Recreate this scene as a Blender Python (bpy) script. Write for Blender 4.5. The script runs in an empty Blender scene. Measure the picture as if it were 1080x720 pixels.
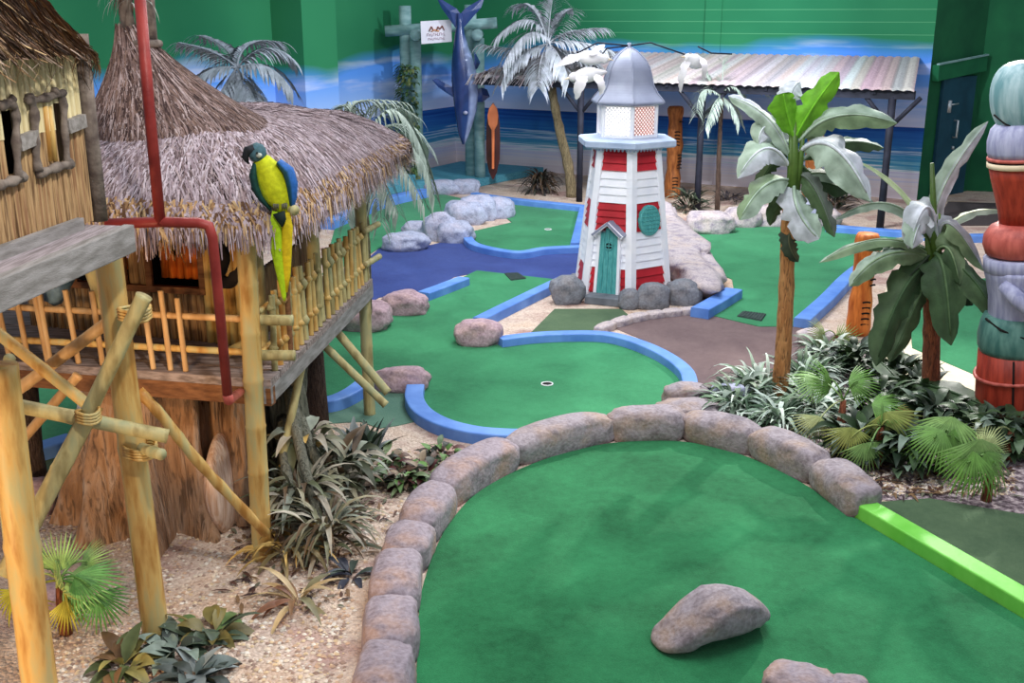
import bpy, math, random
from mathutils import Vector, Matrix, noise
R_ = random.Random(7)
sc = bpy.context.scene
COL = sc.collection
rnd = R_.uniform
# ------------------------------------------------------------------ camera
F = 1150.0; H = 3.0; PITCH = math.radians(16.7)
cp, sp = math.cos(PITCH), math.sin(PITCH)
cam_d = bpy.data.cameras.new('camera'); cam = bpy.data.objects.new('camera', cam_d); COL.objects.link(cam)
cam.location = (0, 0, H); cam.rotation_euler = (math.pi/2-PITCH, 0, 0)
cam_d.sensor_width = 36; cam_d.lens = F/1080*36; cam_d.clip_end = 100
sc.camera = cam
def ray(px, py):
    x = (px-540)/F; u = (360-py)/F
    return Vector((x, cp+u*sp, -sp+u*cp))
def P(px, py, z=0.0):                    # point of the photo on a horizontal plane
    d = ray(px, py); t = (z-H)/d.z
    return Vector((d.x*t, d.y*t, z))
def PY(px, py, Y):                       # point of the photo at a known distance
    d = ray(px, py); t = Y/d.y
    return Vector((d.x*t, Y, H+d.z*t))
def PP(px, py, p0, n):                   # point of the photo on a plane
    d = ray(px, py); o = Vector((0, 0, H)); t = (p0-o).dot(n)/d.dot(n)
    return o+d*t
def slant(p): return p.y*cp+(H-p.z)*sp
# ------------------------------------------------------------------ materials
def lin(c):
    return tuple(((v/255)/12.92 if v/255 <= .04045 else ((v/255+.055)/1.055)**2.4) for v in c[:3])+(1.0,)
def L3(c): return lin(c)[:3]
class NT:
    def __init__(s, name):
        s.m = bpy.data.materials.new(name); s.m.use_nodes = True
        s.t = s.m.node_tree; s.n = s.t.nodes; s.l = s.t.links
        s.b = s.n['Principled BSDF']
    def new(s, typ, **kw):
        n = s.n.new(typ)
        for k, v in kw.items():
            if k in n.inputs: n.inputs[k].default_value = v
            else: setattr(n, k, v)
        return n
    def link(s, a, b): s.l.new(a, b)
    def ramp(s, fac, stops, interp='LINEAR'):
        r = s.new('ShaderNodeValToRGB'); r.color_ramp.interpolation = interp
        e = r.color_ramp.elements
        while len(e) < len(stops): e.new(.5)
        for i, (p, c) in enumerate(stops): e[i].position = p; e[i].color = c if len(c) == 4 else lin(c)
        s.link(fac, r.inputs[0]); return r.outputs[0]
    def math(s, op, a, b=None, c=None):
        n = s.new('ShaderNodeMath', operation=op)
        for i, v in enumerate((a, b, c)):
            if v is None: continue
            if isinstance(v, (int, float)): n.inputs[i].default_value = v
            else: s.link(v, n.inputs[i])
        return n.outputs[0]
    def mix(s, fac, a, b, mode='MIX'):
        n = s.new('ShaderNodeMix', data_type='RGBA', blend_type=mode)
        if isinstance(fac, (int, float)): n.inputs[0].default_value = fac
        else: s.link(fac, n.inputs[0])
        for i, v in ((6, a), (7, b)):
            if isinstance(v, tuple): n.inputs[i].default_value = v if len(v) == 4 else lin(v)
            else: s.link(v, n.inputs[i])
        return n.outputs[2]
def mat(name, c1, c2=None, scale=8, rough=.75, bump=0., bscale=None, stretch=(1, 1, 1), spec=.3, tint=False, detail=5, metal=0, lo=.35, hi=.65, emit=0, transl=0, c3=None, coat=0):
    N = NT(name); b = N.b
    tc = N.new('ShaderNodeTexCoord'); mp = N.new('ShaderNodeMapping'); mp.inputs['Scale'].default_value = stretch
    N.link(tc.outputs['Object'], mp.inputs[0])
    c2 = c2 or c1
    ns = N.new('ShaderNodeTexNoise', Scale=scale, Detail=detail); N.link(mp.outputs[0], ns.inputs['Vector'])
    stops = [(lo, c1), (hi, c2)] if not c3 else [(lo, c1), (.5, c2), (hi, c3)]
    col = N.ramp(ns.outputs['Fac'], stops)
    if tint:
        at = N.new('ShaderNodeAttribute', attribute_name='tint'); col = N.mix(1.0, col, at.outputs['Color'], 'MULTIPLY')
    N.link(col, b.inputs['Base Color'])
    b.inputs['Roughness'].default_value = rough; b.inputs['Specular IOR Level'].default_value = spec; b.inputs['Metallic'].default_value = metal
    b.inputs['Coat Weight'].default_value = coat
    if bump:
        n2 = N.new('ShaderNodeTexNoise', Scale=bscale or scale*4, Detail=6); N.link(mp.outputs[0], n2.inputs['Vector'])
        bp = N.new('ShaderNodeBump', Strength=bump, Distance=.02); N.link(n2.outputs['Fac'], bp.inputs['Height']); N.link(bp.outputs[0], b.inputs['Normal'])
    if emit:
        b.inputs['Emission Strength'].default_value = emit; N.link(col, b.inputs['Emission Color'])
    return N.m
def carpet(name, ca, cb, stain=None):
    N = NT(name); tc = N.new('ShaderNodeTexCoord')
    a = N.new('ShaderNodeTexNoise', Scale=1.6, Detail=3, Distortion=.6); f = N.new('ShaderNodeTexNoise', Scale=160, Detail=3); m = N.new('ShaderNodeTexNoise', Scale=22, Detail=4)
    for x in (a, f, m): N.link(tc.outputs['Object'], x.inputs['Vector'])
    v = N.math('ADD', N.math('MULTIPLY', a.outputs['Fac'], .55), N.math('ADD', N.math('MULTIPLY', f.outputs['Fac'], .25), N.math('MULTIPLY', m.outputs['Fac'], .2)))
    N.link(N.ramp(v, [(.36, ca), (.64, cb)]), N.b.inputs['Base Color'])
    N.b.inputs['Roughness'].default_value = .95; N.b.inputs['Specular IOR Level'].default_value = .1
    N.b.inputs['Sheen Weight'].default_value = .12
    bp = N.new('ShaderNodeBump', Strength=.5, Distance=.006); N.link(f.outputs['Fac'], bp.inputs['Height']); N.link(bp.outputs[0], N.b.inputs['Normal'])
    return N.m
def gravel_mat():
    N = NT('gravel'); tc = N.new('ShaderNodeTexCoord')
    v = N.new('ShaderNodeTexVoronoi', Scale=55); v2 = N.new('ShaderNodeTexVoronoi', Scale=120); n = N.new('ShaderNodeTexNoise', Scale=2.2, Detail=5)
    for x in (v, v2, n): N.link(tc.outputs['Object'], x.inputs['Vector'])
    c = N.ramp(v.outputs['Color'], [(.0, (146, 124, 116)), (.3, (198, 178, 166)), (.6, (220, 204, 194)), (1, (238, 228, 220))])
    c2 = N.ramp(v2.outputs['Color'], [(.0, (168, 148, 140)), (1, (230, 216, 206))])
    c = N.mix(.5, c, c2)
    pat = N.ramp(n.outputs['Fac'], [(.35, (215, 190, 185)), (.5, (255, 250, 240)), (.7, (238, 215, 190))])
    N.link(N.mix(1.0, c, pat, 'MULTIPLY'), N.b.inputs['Base Color']); N.b.inputs['Roughness'].default_value = .9
    bp = N.new('ShaderNodeBump', Strength=.7, Distance=.012); bp.invert = True
    N.link(v.outputs['Distance'], bp.inputs['Height']); N.link(bp.outputs[0], N.b.inputs['Normal'])
    return N.m
def mural():
    N = NT('beach_mural'); g = N.new('ShaderNodeNewGeometry'); s = N.new('ShaderNodeSeparateXYZ'); N.link(g.outputs['Position'], s.inputs[0])
    z = s.outputs['Z']
    mp = N.new('ShaderNodeMapping'); mp.inputs['Scale'].default_value = (.35, .35, 3.0); N.link(g.outputs['Position'], mp.inputs[0])
    cl = N.new('ShaderNodeTexNoise', Scale=1.3, Detail=5); N.link(mp.outputs[0], cl.inputs['Vector'])
    mw = N.new('ShaderNodeMapping'); mw.inputs['Scale'].default_value = (.3, .3, 14.0); N.link(g.outputs['Position'], mw.inputs[0])
    wv = N.new('ShaderNodeTexNoise', Scale=1.8, Detail=6); N.link(mw.outputs[0], wv.inputs['Vector'])
    lo = N.new('ShaderNodeTexNoise', Scale=.45, Detail=2); N.link(g.outputs['Position'], lo.inputs['Vector'])
    # sky
    sky = N.ramp(N.math('DIVIDE', N.math('SUBTRACT', z, 1.2), 1.3), [(0, (205, 215, 245)), (.25, (150, 185, 240)), (.6, (95, 155, 238)), (1, (75, 135, 225))])
    cloud = N.ramp(cl.outputs['Fac'], [(.52, (0, 0, 0)), (.68, (255, 255, 255))])
    sky = N.mix(N.math('MULTIPLY', cloud, .65), sky, (222, 226, 250))
    # sea and sand
    zz = N.math('ADD', z, N.math('MULTIPLY', N.math('SUBTRACT', wv.outputs['Fac'], .5), .7))
    sea = N.ramp(N.math('DIVIDE', zz, 1.2), [(0, (222, 212, 220)), (.2, (232, 226, 232)), (.34, (206, 210, 236)), (.40, (236, 240, 246)), (.45, (140, 196, 218)), (.5, (76, 158, 196)), (.58, (64, 144, 196)), (.62, (190, 216, 236)), (.66, (56, 130, 196)), (.85, (44, 104, 184)), (1, (32, 76, 156))])
    col = N.mix(N.math('GREATER_THAN', z, 1.2), sea, sky)
    # green top, sprayed edge
    gz = N.math('ADD', z, N.math('MULTIPLY', N.math('SUBTRACT', lo.outputs['Fac'], .5), .8))
    ge = N.math('ADD', gz, N.math('MULTIPLY', N.math('SUBTRACT', s.outputs['X'], 2.0), -.03))
    gf = N.ramp(ge, [(0, (0, 0, 0)), (1, (255, 255, 255))])
    gm = N.new('ShaderNodeMapRange'); gm.inputs['From Min'].default_value = 2.18; gm.inputs['From Max'].default_value = 2.5; N.link(ge, gm.inputs['Value'])
    grn = N.ramp(lo.outputs['Fac'], [(.3, (34, 108, 74)), (.7, (50, 130, 88))])
    line = N.math('LESS_THAN', N.math('MODULO', N.math('ADD', z, .13), .2), .012)
    line = N.math('MULTIPLY', line, N.math('GREATER_THAN', s.outputs['X'], 1.0))
    grn = N.mix(N.math('MULTIPLY', line, .35), grn, (120, 190, 140))
    col = N.mix(gm.outputs[0], col, grn)
    N.link(col, N.b.inputs['Base Color']); N.b.inputs['Roughness'].default_value = .85; N.b.inputs['Specular IOR Level'].default_value = .15
    return N.m
def rock_mat(name, top, side, dark):
    N = NT(name); tc = N.new('ShaderNodeTexCoord')
    a = N.new('ShaderNodeTexNoise', Scale=3.5, Detail=6); b = N.new('ShaderNodeTexNoise', Scale=45, Detail=8); c = N.new('ShaderNodeTexNoise', Scale=9, Detail=5)
    for x in (a, b, c): N.link(tc.outputs['Object'], x.inputs['Vector'])
    col = N.ramp(a.outputs['Fac'], [(.36, side), (.52, top), (.7, top)])
    col = N.mix(N.ramp(c.outputs['Fac'], [(.5, (0, 0, 0)), (.72, (255, 255, 255))]), col, dark)
    col = N.mix(.35, col, N.ramp(b.outputs['Fac'], [(.3, dark), (.7, tuple(min(255, v+38) for v in top))]))
    N.link(col, N.b.inputs['Base Color']); N.b.inputs['Roughness'].default_value = .8; N.b.inputs['Specular IOR Level'].default_value = .25
    h = N.math('ADD', N.math('MULTIPLY', c.outputs['Fac'], 1.0), N.math('MULTIPLY', b.outputs['Fac'], .35))
    bp = N.new('ShaderNodeBump', Strength=.55, Distance=.03); N.link(h, bp.inputs['Height']); N.link(bp.outputs[0], N.b.inputs['Normal'])
    return N.m
def bark_mat(name, c1, c2, c3, s=1.0):
    N = NT(name); tc = N.new('ShaderNodeTexCoord'); mp = N.new('ShaderNodeMapping'); mp.inputs['Scale'].default_value = (9*s, 9*s, 1.6*s)
    N.link(tc.outputs['Object'], mp.inputs[0])
    a = N.new('ShaderNodeTexNoise', Scale=1.6, Detail=8, Distortion=1.0); v = N.new('ShaderNodeTexNoise', Scale=4.5, Detail=7, Distortion=.8); l = N.new('ShaderNodeTexNoise', Scale=2.0, Detail=4)
    N.link(mp.outputs[0], a.inputs['Vector']); N.link(tc.outputs['Object'], l.inputs['Vector'])
    N.link(mp.outputs[0], v.inputs['Vector'])
    col = N.ramp(a.outputs['Fac'], [(.3, c1), (.5, c2), (.72, c3)])
    col = N.mix(N.ramp(l.outputs['Fac'], [(.4, (0, 0, 0)), (.65, (170, 170, 170))]), col, c3)
    crack = N.ramp(v.outputs['Fac'], [(.36, (255, 255, 255)), (.46, (0, 0, 0))])
    col = N.mix(N.math('MULTIPLY', crack, .6), col, tuple(int(q*.45) for q in c1))
    N.link(col, N.b.inputs['Base Color']); N.b.inputs['Roughness'].default_value = .85
    h = N.math('ADD', N.math('MULTIPLY', v.outputs['Fac'], .7), N.math('MULTIPLY', a.outputs['Fac'], .5))
    bp = N.new('ShaderNodeBump', Strength=.9, Distance=.05); N.link(h, bp.inputs['Height']); N.link(bp.outputs[0], N.b.inputs['Normal'])
    return N.m
W = (255, 255, 255)
M = dict(
    gravel=gravel_mat(), mural=mural(),
    green=carpet('green_putting_carpet', (20, 88, 50), (48, 132, 82)),
    green2=carpet('bright_green_carpet', (38, 112, 72), (60, 144, 96)),
    bluec=carpet('blue_carpet', (36, 52, 112), (54, 74, 138)),
    brownc=carpet('brown_carpet', (92, 74, 76), (124, 104, 102)),
    olive=carpet('olive_carpet', (62, 86, 60), (92, 114, 82)),
    teal_c=carpet('grey_green_carpet', (76, 114, 98), (98, 132, 112)),
    darkc=carpet('dark_brown_carpet', (40, 26, 28), (58, 40, 40)),
    cream=mat('cream_paving', (226, 212, 180), (238, 226, 198), 6, .85, .1),
    curb=mat('blue_paint', (84, 128, 204), (110, 154, 224), 4, .5, .08, 30),
    lime=mat('lime_paint', (112, 200, 70), (132, 216, 90), 5, .5, .06, 30),
    rock=rock_mat('grey_mauve_rock', (152, 140, 148), (174, 138, 114), (106, 92, 98)),
    rockt=rock_mat('tan_grey_rock', (152, 142, 148), (164, 138, 118), (106, 94, 98)),
    rockp=rock_mat('pale_blue_grey_rock', (164, 170, 192), (176, 170, 184), (112, 116, 136)),
    rockb=rock_mat('light_stone', (186, 174, 174), (196, 178, 166), (116, 106, 126)),
    rockpk=rock_mat('pinkish_rock', (178, 150, 158), (180, 150, 140), (116, 94, 100)),
    rockg=rock_mat('grey_boulder', (122, 126, 134), (138, 132, 132), (80, 82, 90)),
    bamboo=mat('yellow_bamboo', (166, 118, 54), (200, 164, 96), 5, .5, .1, 20, (3, 3, .6), .35, c3=(180, 168, 116)),
    bamboo_g=mat('greenish_bamboo', (142, 128, 84), (178, 166, 116), 5, .55, .1, 20, (3, 3, .7), .3, c3=(156, 156, 116)),
    bamboo_o=mat('orange_bamboo', (176, 134, 84), (210, 174, 124), 6, .5, .1, 20, (3, 3, .6), .35),
    slats=mat('bamboo_slat_wall', (96, 70, 48), (178, 146, 104), 5, .65, .2, 12, (14, 14, .7), .25, c3=(136, 100, 70)),
    slatp=mat('pale_bamboo_slats', (188, 172, 128), (222, 208, 164), 5, .6, .15, 12, (14, 14, .6), .25),
    deckw=mat('weathered_deck_wood', (112, 98, 92), (164, 150, 146), 4, .8, .3, 30, (2, 12, 12), .2),
    plank=mat('grey_plank', (116, 110, 104), (152, 146, 142), 5, .8, .25, 30, (2, 8, 8), .2),
    plank_y=mat('grey_beam', (116, 112, 108), (152, 148, 146), 4, .8, .25, 30, (8, 1.2, 8), .2),
    deckw_y=mat('weathered_walkway_boards', (118, 108, 108), (164, 154, 158), 4, .8, .25, 26, (16, 1.2, 8), .2),
    edge=mat('brown_deck_edge', (96, 60, 34), (134, 90, 56), 5, .7, .2, 20, (1, 8, 8)),
    gnarl=mat('gnarled_grey_branch', (84, 72, 66), (128, 116, 106), 14, .85, .4, 30),
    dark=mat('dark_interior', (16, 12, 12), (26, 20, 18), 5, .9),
    thatch=mat('thatch', W, (220, 220, 220), 30, .9, .0, tint=True, spec=.1),
    under=mat('thatch_underlayer', (70, 56, 50), (104, 84, 72), 14, .95, .5, 40, (6, 6, 1)),
    leaf=mat('leaf', W, (215, 215, 215), 14, .5, .1, 60, tint=True, spec=.35),
    leafw=mat('dusty_leaf', W, (205, 210, 205), 9, .6, .15, 50, tint=True, spec=.3),
    trunkb=bark_mat('brown_fibreglass_bark', (112, 78, 50), (164, 122, 84), (178, 156, 138), .8),
    trunkg=bark_mat('grey_green_bark', (66, 70, 56), (112, 112, 96), (128, 126, 112), 1.6),
    palebark=mat('split_pale_wood', (206, 164, 134), (240, 216, 196), 5, .8, .6, 9, (12, 12, 1)),
    bananat=bark_mat('banana_trunk_bark', (146, 92, 46), (188, 128, 74), (200, 146, 92), 1.5),
    bananat2=bark_mat('red_brown_palm_bark', (92, 48, 30), (140, 76, 46), (160, 96, 64), 2.2),
    palmt=bark_mat('palm_trunk_bark', (82, 70, 50), (134, 118, 86), (158, 142, 108), 3),
    darkt=bark_mat('dark_palm_stump_bark', (44, 30, 24), (84, 62, 50), (104, 84, 70), 4),
    redp=mat('red_painted_pipe', (118, 36, 34), (150, 56, 50), 6, .45, .15, 30),
    white=mat('white_paint', (236, 238, 246), (248, 248, 252), 5, .55),
    red=mat('red_paint', (164, 22, 34), (196, 34, 48), 4, .5, .08),
    teal=mat('teal_paint', (62, 146, 146), (96, 176, 172), 12, .55, .1, stretch=(6, 6, 1)),
    dome=mat('grey_blue_dome_metal', (128, 134, 156), (156, 162, 182), 3, .42, .05, spec=.5),
    ledge=mat('pale_blue_grey_paint', (158, 176, 204), (190, 204, 226), 4, .55),
    black=mat('black_iron', (26, 26, 32), (38, 38, 46), 8, .5),
    ironb=mat('dark_blue_timber', (26, 28, 40), (42, 44, 58), 6, .7, .1),
    slate=mat('slate_step', (92, 98, 106), (124, 130, 138), 5, .7, .2),
    mat=mat('dark_rubber_mat', (46, 60, 58), (60, 74, 70), 40, .9, .2),
    tiki=mat('carved_orange_wood', (166, 82, 26), (214, 124, 52), 6, .5, .25, 26, (4, 4, 1)),
    tikib=mat('carved_brown_wood', (120, 66, 30), (170, 104, 52), 6, .6, .25, 26, (4, 4, 1)),
    rawred=mat('oxide_red_stained_wood', (128, 40, 26), (172, 62, 42), 5, .5, .2, 20, (5, 5, .8)),
    redball=mat('salmon_red_wood', (158, 70, 62), (196, 100, 88), 4, .5, .15, 20, (4, 4, 1)),
    lav=mat('lavender_grey_wood', (134, 136, 170), (172, 174, 200), 5, .55, .2, 20, (5, 5, .8)),
    aqua=mat('aqua_grey_wood', (104, 146, 152), (172, 196, 200), 3, .5, .2, 20, (5, 5, .7)),
    tealw=mat('teal_green_wood', (60, 106, 100), (98, 142, 132), 5, .5, .2, 20, (4, 4, 1)),
    creamw=mat('cream_paint_band', (216, 196, 164), (232, 214, 184), 6, .5),
    sageb=mat('sage_painted_timber', (112, 152, 152), (150, 184, 184), 4, .7, .2, 20, (1, 1, 3)),
    shelt=mat('pale_driftwood_boards', (186, 172, 172), (222, 212, 214), 5, .8, .15, 20, (6, 1, 1)),
    bluew=mat('dark_blue_glossy_skin', W, (225, 228, 235), 6, .25, .0, tint=True, spec=.6),
    feather=mat('feathers', W, (220, 220, 210), 40, .7, .2, 70, tint=True, spec=.2),
    gull=mat('white_gull_paint', (216, 212, 216), (240, 238, 240), 6, .7, .1),
    tealdeck=mat('teal_painted_boards', (60, 128, 150), (96, 168, 184), 5, .7, .15, 20, (1, 10, 10)),
    wallg=mat('dark_green_wall_paint', (18, 84, 54), (26, 100, 62), 2, .85),
    doorb=mat('dark_blue_door_paint', (20, 62, 80), (30, 78, 98), 3, .6),
    wallg2=mat('green_wall_paint', (20, 96, 62), (28, 112, 70), 2, .85),
    chrome=mat('brushed_steel', (190, 200, 205), (215, 222, 225), 5, .3, metal=.6),
    orange=mat('orange_wood_panel', (190, 84, 20), (226, 124, 44), 5, .6, .2, 12, (12, 12, .7)),
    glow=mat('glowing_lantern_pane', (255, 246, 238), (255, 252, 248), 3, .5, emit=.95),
    board=mat('dark_varnished_board', (52, 20, 20), (74, 32, 28), 4, .3, spec=.5),
    salmon=mat('orange_inlay', (206, 110, 66), (222, 130, 84), 4, .4),
    sign=mat('white_sign', (232, 228, 240), (244, 240, 250), 4, .5),
    ink=mat('brown_print', (112, 70, 66), (150, 96, 84), 60, .6),
    inko=mat('orange_print', (224, 150, 104), (236, 170, 120), 40, .6),
    inkp=mat('plum_print', (150, 118, 138), (178, 148, 164), 60, .6),
    net=mat('blue_plastic_sheet', (44, 74, 96), (120, 150, 176), 9, .35, .4, 12),
    ball=mat('white_plastic', (240, 240, 240), None, 4, .4),
)
# ------------------------------------------------------------------ mesh builder
class MB:
    def __init__(s): s.v = []; s.f = []; s.c = []; s.m = []
    def add(s, vs, fs, col=(1, 1, 1), mi=0):
        o = len(s.v); s.v += [Vector(v) for v in vs]
        if isinstance(col, list): s.c += col
        else: s.c += [col]*len(vs)
        s.f += [tuple(i+o for i in f) for f in fs]; s.m += [mi]*len(fs)
ORG = {}
def thing(name, label, cat, loc, group=None):
    o = bpy.data.objects.new(name, None); COL.objects.link(o); o.location = loc; o.empty_display_size = .1
    ORG[o.name_full] = Vector(loc); return tag(o, label, cat, group)
def tag(o, label=None, cat=None, group=None, kind=None):
    if label: o['label'] = label
    if cat: o['category'] = cat
    if group: o['group'] = group
    if kind: o['kind'] = kind
    return o
def struct(o): o['kind'] = 'structure'; return o
def build(s, name, mats, parent=None, smooth=True, origin=None, bevel=0, bevseg=2, subd=0):
    if not isinstance(mats, (list, tuple)): mats = [mats]
    if parent is not None: org = ORG[parent.name_full]
    elif origin is not None: org = Vector(origin)
    else:
        n = len(s.v); org = Vector((sum(v.x for v in s.v)/n, sum(v.y for v in s.v)/n, min(v.z for v in s.v)))
    me = bpy.data.meshes.new(name); me.from_pydata([tuple(v-org) for v in s.v], [], s.f)
    for m in mats: me.materials.append(m)
    for p, mi in zip(me.polygons, s.m): p.material_index = mi; p.use_smooth = smooth
    at = me.color_attributes.new('tint', 'FLOAT_COLOR', 'POINT')
    at.data.foreach_set('color', [x for c in s.c for x in (c[0], c[1], c[2], 1.0)])
    me.update()
    o = bpy.data.objects.new(name, me); COL.objects.link(o)
    ORG[o.name_full] = org
    if parent is not None: o.parent = parent
    else: o.location = org
    if bevel:
        b = o.modifiers.new('bevel', 'BEVEL'); b.width = bevel; b.segments = bevseg; b.limit_method = 'ANGLE'; b.angle_limit = .6
    if subd:
        b = o.modifiers.new('subdivision', 'SUBSURF'); b.levels = subd; b.render_levels = subd
    return o
MB.build = build
def frames(pts):
    out = []; n = None
    for i, p in enumerate(pts):
        t = (pts[min(i+1, len(pts)-1)]-pts[max(i-1, 0)]).normalized()
        if n is None:
            n = t.cross(Vector((0, 0, 1)));
            if n.length < .1: n = t.cross(Vector((1, 0, 0)))
            n.normalize()
        else: n = (n-t*n.dot(t)).normalized()
        out.append((t, n, t.cross(n)))
    return out
def tube(mb, pts, rad, n=10, col=(1, 1, 1), cap=True, mi=0, flat=1.0, lump=0, seed=0):
    pts = [Vector(p) for p in pts]
    if isinstance(rad, (int, float)): rad = [rad]*len(pts)
    fr = frames(pts); vs = []; fs = []
    for i, (p, r) in enumerate(zip(pts, rad)):
        t, a, b = fr[i]
        for k in range(n):
            an = 2*math.pi*k/n; rr = r
            if lump: rr = r*(1+lump*noise.noise(Vector((math.cos(an)*1.5, math.sin(an)*1.5, i*.7+seed*9.1))))
            vs.append(p+a*math.cos(an)*rr+b*math.sin(an)*rr*flat)
    m = len(pts)
    for i in range(m-1):
        for k in range(n): fs.append((i*n+k, i*n+(k+1) % n, (i+1)*n+(k+1) % n, (i+1)*n+k))
    if cap:
        fs.append(tuple(reversed(range(n)))); fs.append(tuple((m-1)*n+k for k in range(n)))
    mb.add(vs, fs, col, mi)
def lerp(a, b, t): return a+(b-a)*t
def bamboo(mb, a, b, r, col=(1, 1, 1), r2=None, node=.28, bend=.0, n=10):
    a, b = Vector(a), Vector(b); L = (b-a).length; r2 = r2 or r; k = max(1, round(L/node))
    side = Vector((R_.uniform(-1, 1), R_.uniform(-1, 1), 0)); pts = []; rad = []
    for i in range(k):
        for t, m in ((0, 1.06), (.05, .985), (.5, .975), (.94, .99)):
            u = (i+t)/k; pts.append(lerp(a, b, u)+side*bend*math.sin(u*math.pi)); rad.append(lerp(r, r2, u)*m)
    pts.append(b); rad.append(r2*1.02)
    tube(mb, pts, rad, n, col)
def box(mb, c, size, rot=None, col=(1, 1, 1), mi=0, taper=1.0):
    c = Vector(c); hx, hy, hz = (s/2 for s in size); vs = []
    for z in (-hz, hz):
        k = taper if z > 0 else 1
        for x, y in ((-hx, -hy), (hx, -hy), (hx, hy), (-hx, hy)):
            v = Vector((x*k, y*k, z)); vs.append(c+(rot @ v if rot else v))
    mb.add(vs, [(3, 2, 1, 0), (4, 5, 6, 7), (0, 1, 5, 4), (1, 2, 6, 5), (2, 3, 7, 6), (3, 0, 4, 7)], col, mi)
def beam(mb, a, b, w, h, col=(1, 1, 1), mi=0, up=Vector((0, 0, 1))):
    a, b = Vector(a), Vector(b); t = (b-a).normalized(); s = t.cross(up)
    if s.length < .01: s = t.cross(Vector((0, 1, 0)))
    s.normalize(); u = s.cross(t); vs = []
    for p in (a, b):
        for i, j in ((-1, -1), (1, -1), (1, 1), (-1, 1)): vs.append(p+s*i*w/2+u*j*h/2)
    mb.add(vs, [(3, 2, 1, 0), (4, 5, 6, 7), (0, 1, 5, 4), (1, 2, 6, 5), (2, 3, 7, 6), (3, 0, 4, 7)], col, mi)
def lathe(mb, c, prof, n=32, col=(1, 1, 1), mi=0, cap=True, ang0=0, fn=None):
    vs = []; fs = []
    for r, z in prof:
        for k in range(n):
            a = ang0+2*math.pi*k/n; rr = r*(fn(a, z) if fn else 1)
            vs.append(Vector((c[0]+math.sin(a)*rr, c[1]-math.cos(a)*rr, c[2]+z)))
    for i in range(len(prof)-1):
        for k in range(n): fs.append((i*n+k, i*n+(k+1) % n, (i+1)*n+(k+1) % n, (i+1)*n+k))
    if cap: fs.append(tuple(reversed(range(n)))); fs.append(tuple((len(prof)-1)*n+k for k in range(n)))
    mb.add(vs, fs, col, mi)
def loft(mb, rings, n=16, colf=None, side=None):
    """rings: (centre, half width along side, half depth)"""
    vs = []; fs = []; cs = []
    pts = [r[0] for r in rings]
    for i, (c, a, b) in enumerate(rings):
        t = (pts[min(i+1, len(pts)-1)]-pts[max(i-1, 0)]).normalized()
        s = (side-t*side.dot(t)).normalized(); u = t.cross(s)
        for k in range(n):
            an = 2*math.pi*k/n; vs.append(c+s*a*math.cos(an)+u*b*math.sin(an))
            cs.append(colf(i/(len(rings)-1), an) if colf else (1, 1, 1))
    for i in range(len(rings)-1):
        for k in range(n): fs.append((i*n+k, i*n+(k+1) % n, (i+1)*n+(k+1) % n, (i+1)*n+k))
    fs.append(tuple(reversed(range(n)))); fs.append(tuple((len(rings)-1)*n+k for k in range(n)))
    mb.add(vs, fs, cs)
def catmull(pts, k=8, closed=False):
    pts = [Vector(p) for p in pts]; out = []; n = len(pts)
    rng = range(n) if closed else range(n-1)
    for i in rng:
        p0 = pts[(i-1) % n] if closed or i > 0 else pts[0]*2-pts[1]
        p1 = pts[i]; p2 = pts[(i+1) % n]
        p3 = pts[(i+2) % n] if closed or i+2 < n else p2*2-p1
        for j in range(k):
            t = j/k
            out.append(.5*((2*p1)+(p2-p0)*t+(2*p0-5*p1+4*p2-p3)*t*t+(3*p1-p0-3*p2+p3)*t**3))
    if not closed: out.append(pts[-1])
    return out
def sweep(mb, pts, w, h, z=0, b=.012, col=(1, 1, 1)):
    """kerb: flat-topped profile with eased edges along a ground path"""
    prof = [(-w/2, 0), (-w/2, h-b), (-w/2+b*.3, h-b*.3), (-w/2+b, h), (w/2-b, h), (w/2-b*.3, h-b*.3), (w/2, h-b), (w/2, 0)]
    vs = []; fs = []; n = len(prof)
    for i, p in enumerate(pts):
        t = (pts[min(i+1, len(pts)-1)]-pts[max(i-1, 0)]); t.z = 0; t.normalize(); s = Vector((t.y, -t.x, 0))
        for a, c in prof: vs.append(Vector((p.x, p.y, z))+s*a+Vector((0, 0, c)))
    for i in range(len(pts)-1):
        for k in range(n): fs.append((i*n+k, (i+1)*n+k, (i+1)*n+(k+1) % n, i*n+(k+1) % n))
    fs.append(tuple(range(n))); fs.append(tuple(reversed([(len(pts)-1)*n+k for k in range(n)])))
    mb.add(vs, fs, col)
def slab(name, poly, top, m, parent=None):
    """flat carpet of any outline: triangulated top and a thin edge"""
    from mathutils.geometry import tessellate_polygon
    tri = tessellate_polygon([[Vector((p.x, p.y, 0)) for p in poly]]); n = len(poly); mb = MB()
    vs = [Vector((p.x, p.y, top)) for p in poly]+[Vector((p.x, p.y, -.01)) for p in poly]
    area = sum(poly[i].x*poly[(i+1) % n].y-poly[(i+1) % n].x*poly[i].y for i in range(n))
    fs = []
    for t in tri:
        a, b, c = (poly[i] for i in t); cr = (b.x-a.x)*(c.y-a.y)-(b.y-a.y)*(c.x-a.x)
        fs.append(tuple(t) if cr > 0 else tuple(reversed(t)))
    for i in range(n):
        j = (i+1) % n; q = (i, i+n, j+n, j); fs.append(q if area > 0 else tuple(reversed(q)))
    mb.add(vs, fs); return mb.build(name, m, parent, smooth=False)
_ico = None
def ico(sub=4):
    global _ico
    if _ico is None:
        import bmesh
        bm = bmesh.new(); bmesh.ops.create_icosphere(bm, subdivisions=sub, radius=1)
        bm.verts.ensure_lookup_table(); _ico = ([v.co.copy() for v in bm.verts], [tuple(v.index for v in f.verts) for f in bm.faces]); bm.free()
    return _ico
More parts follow.
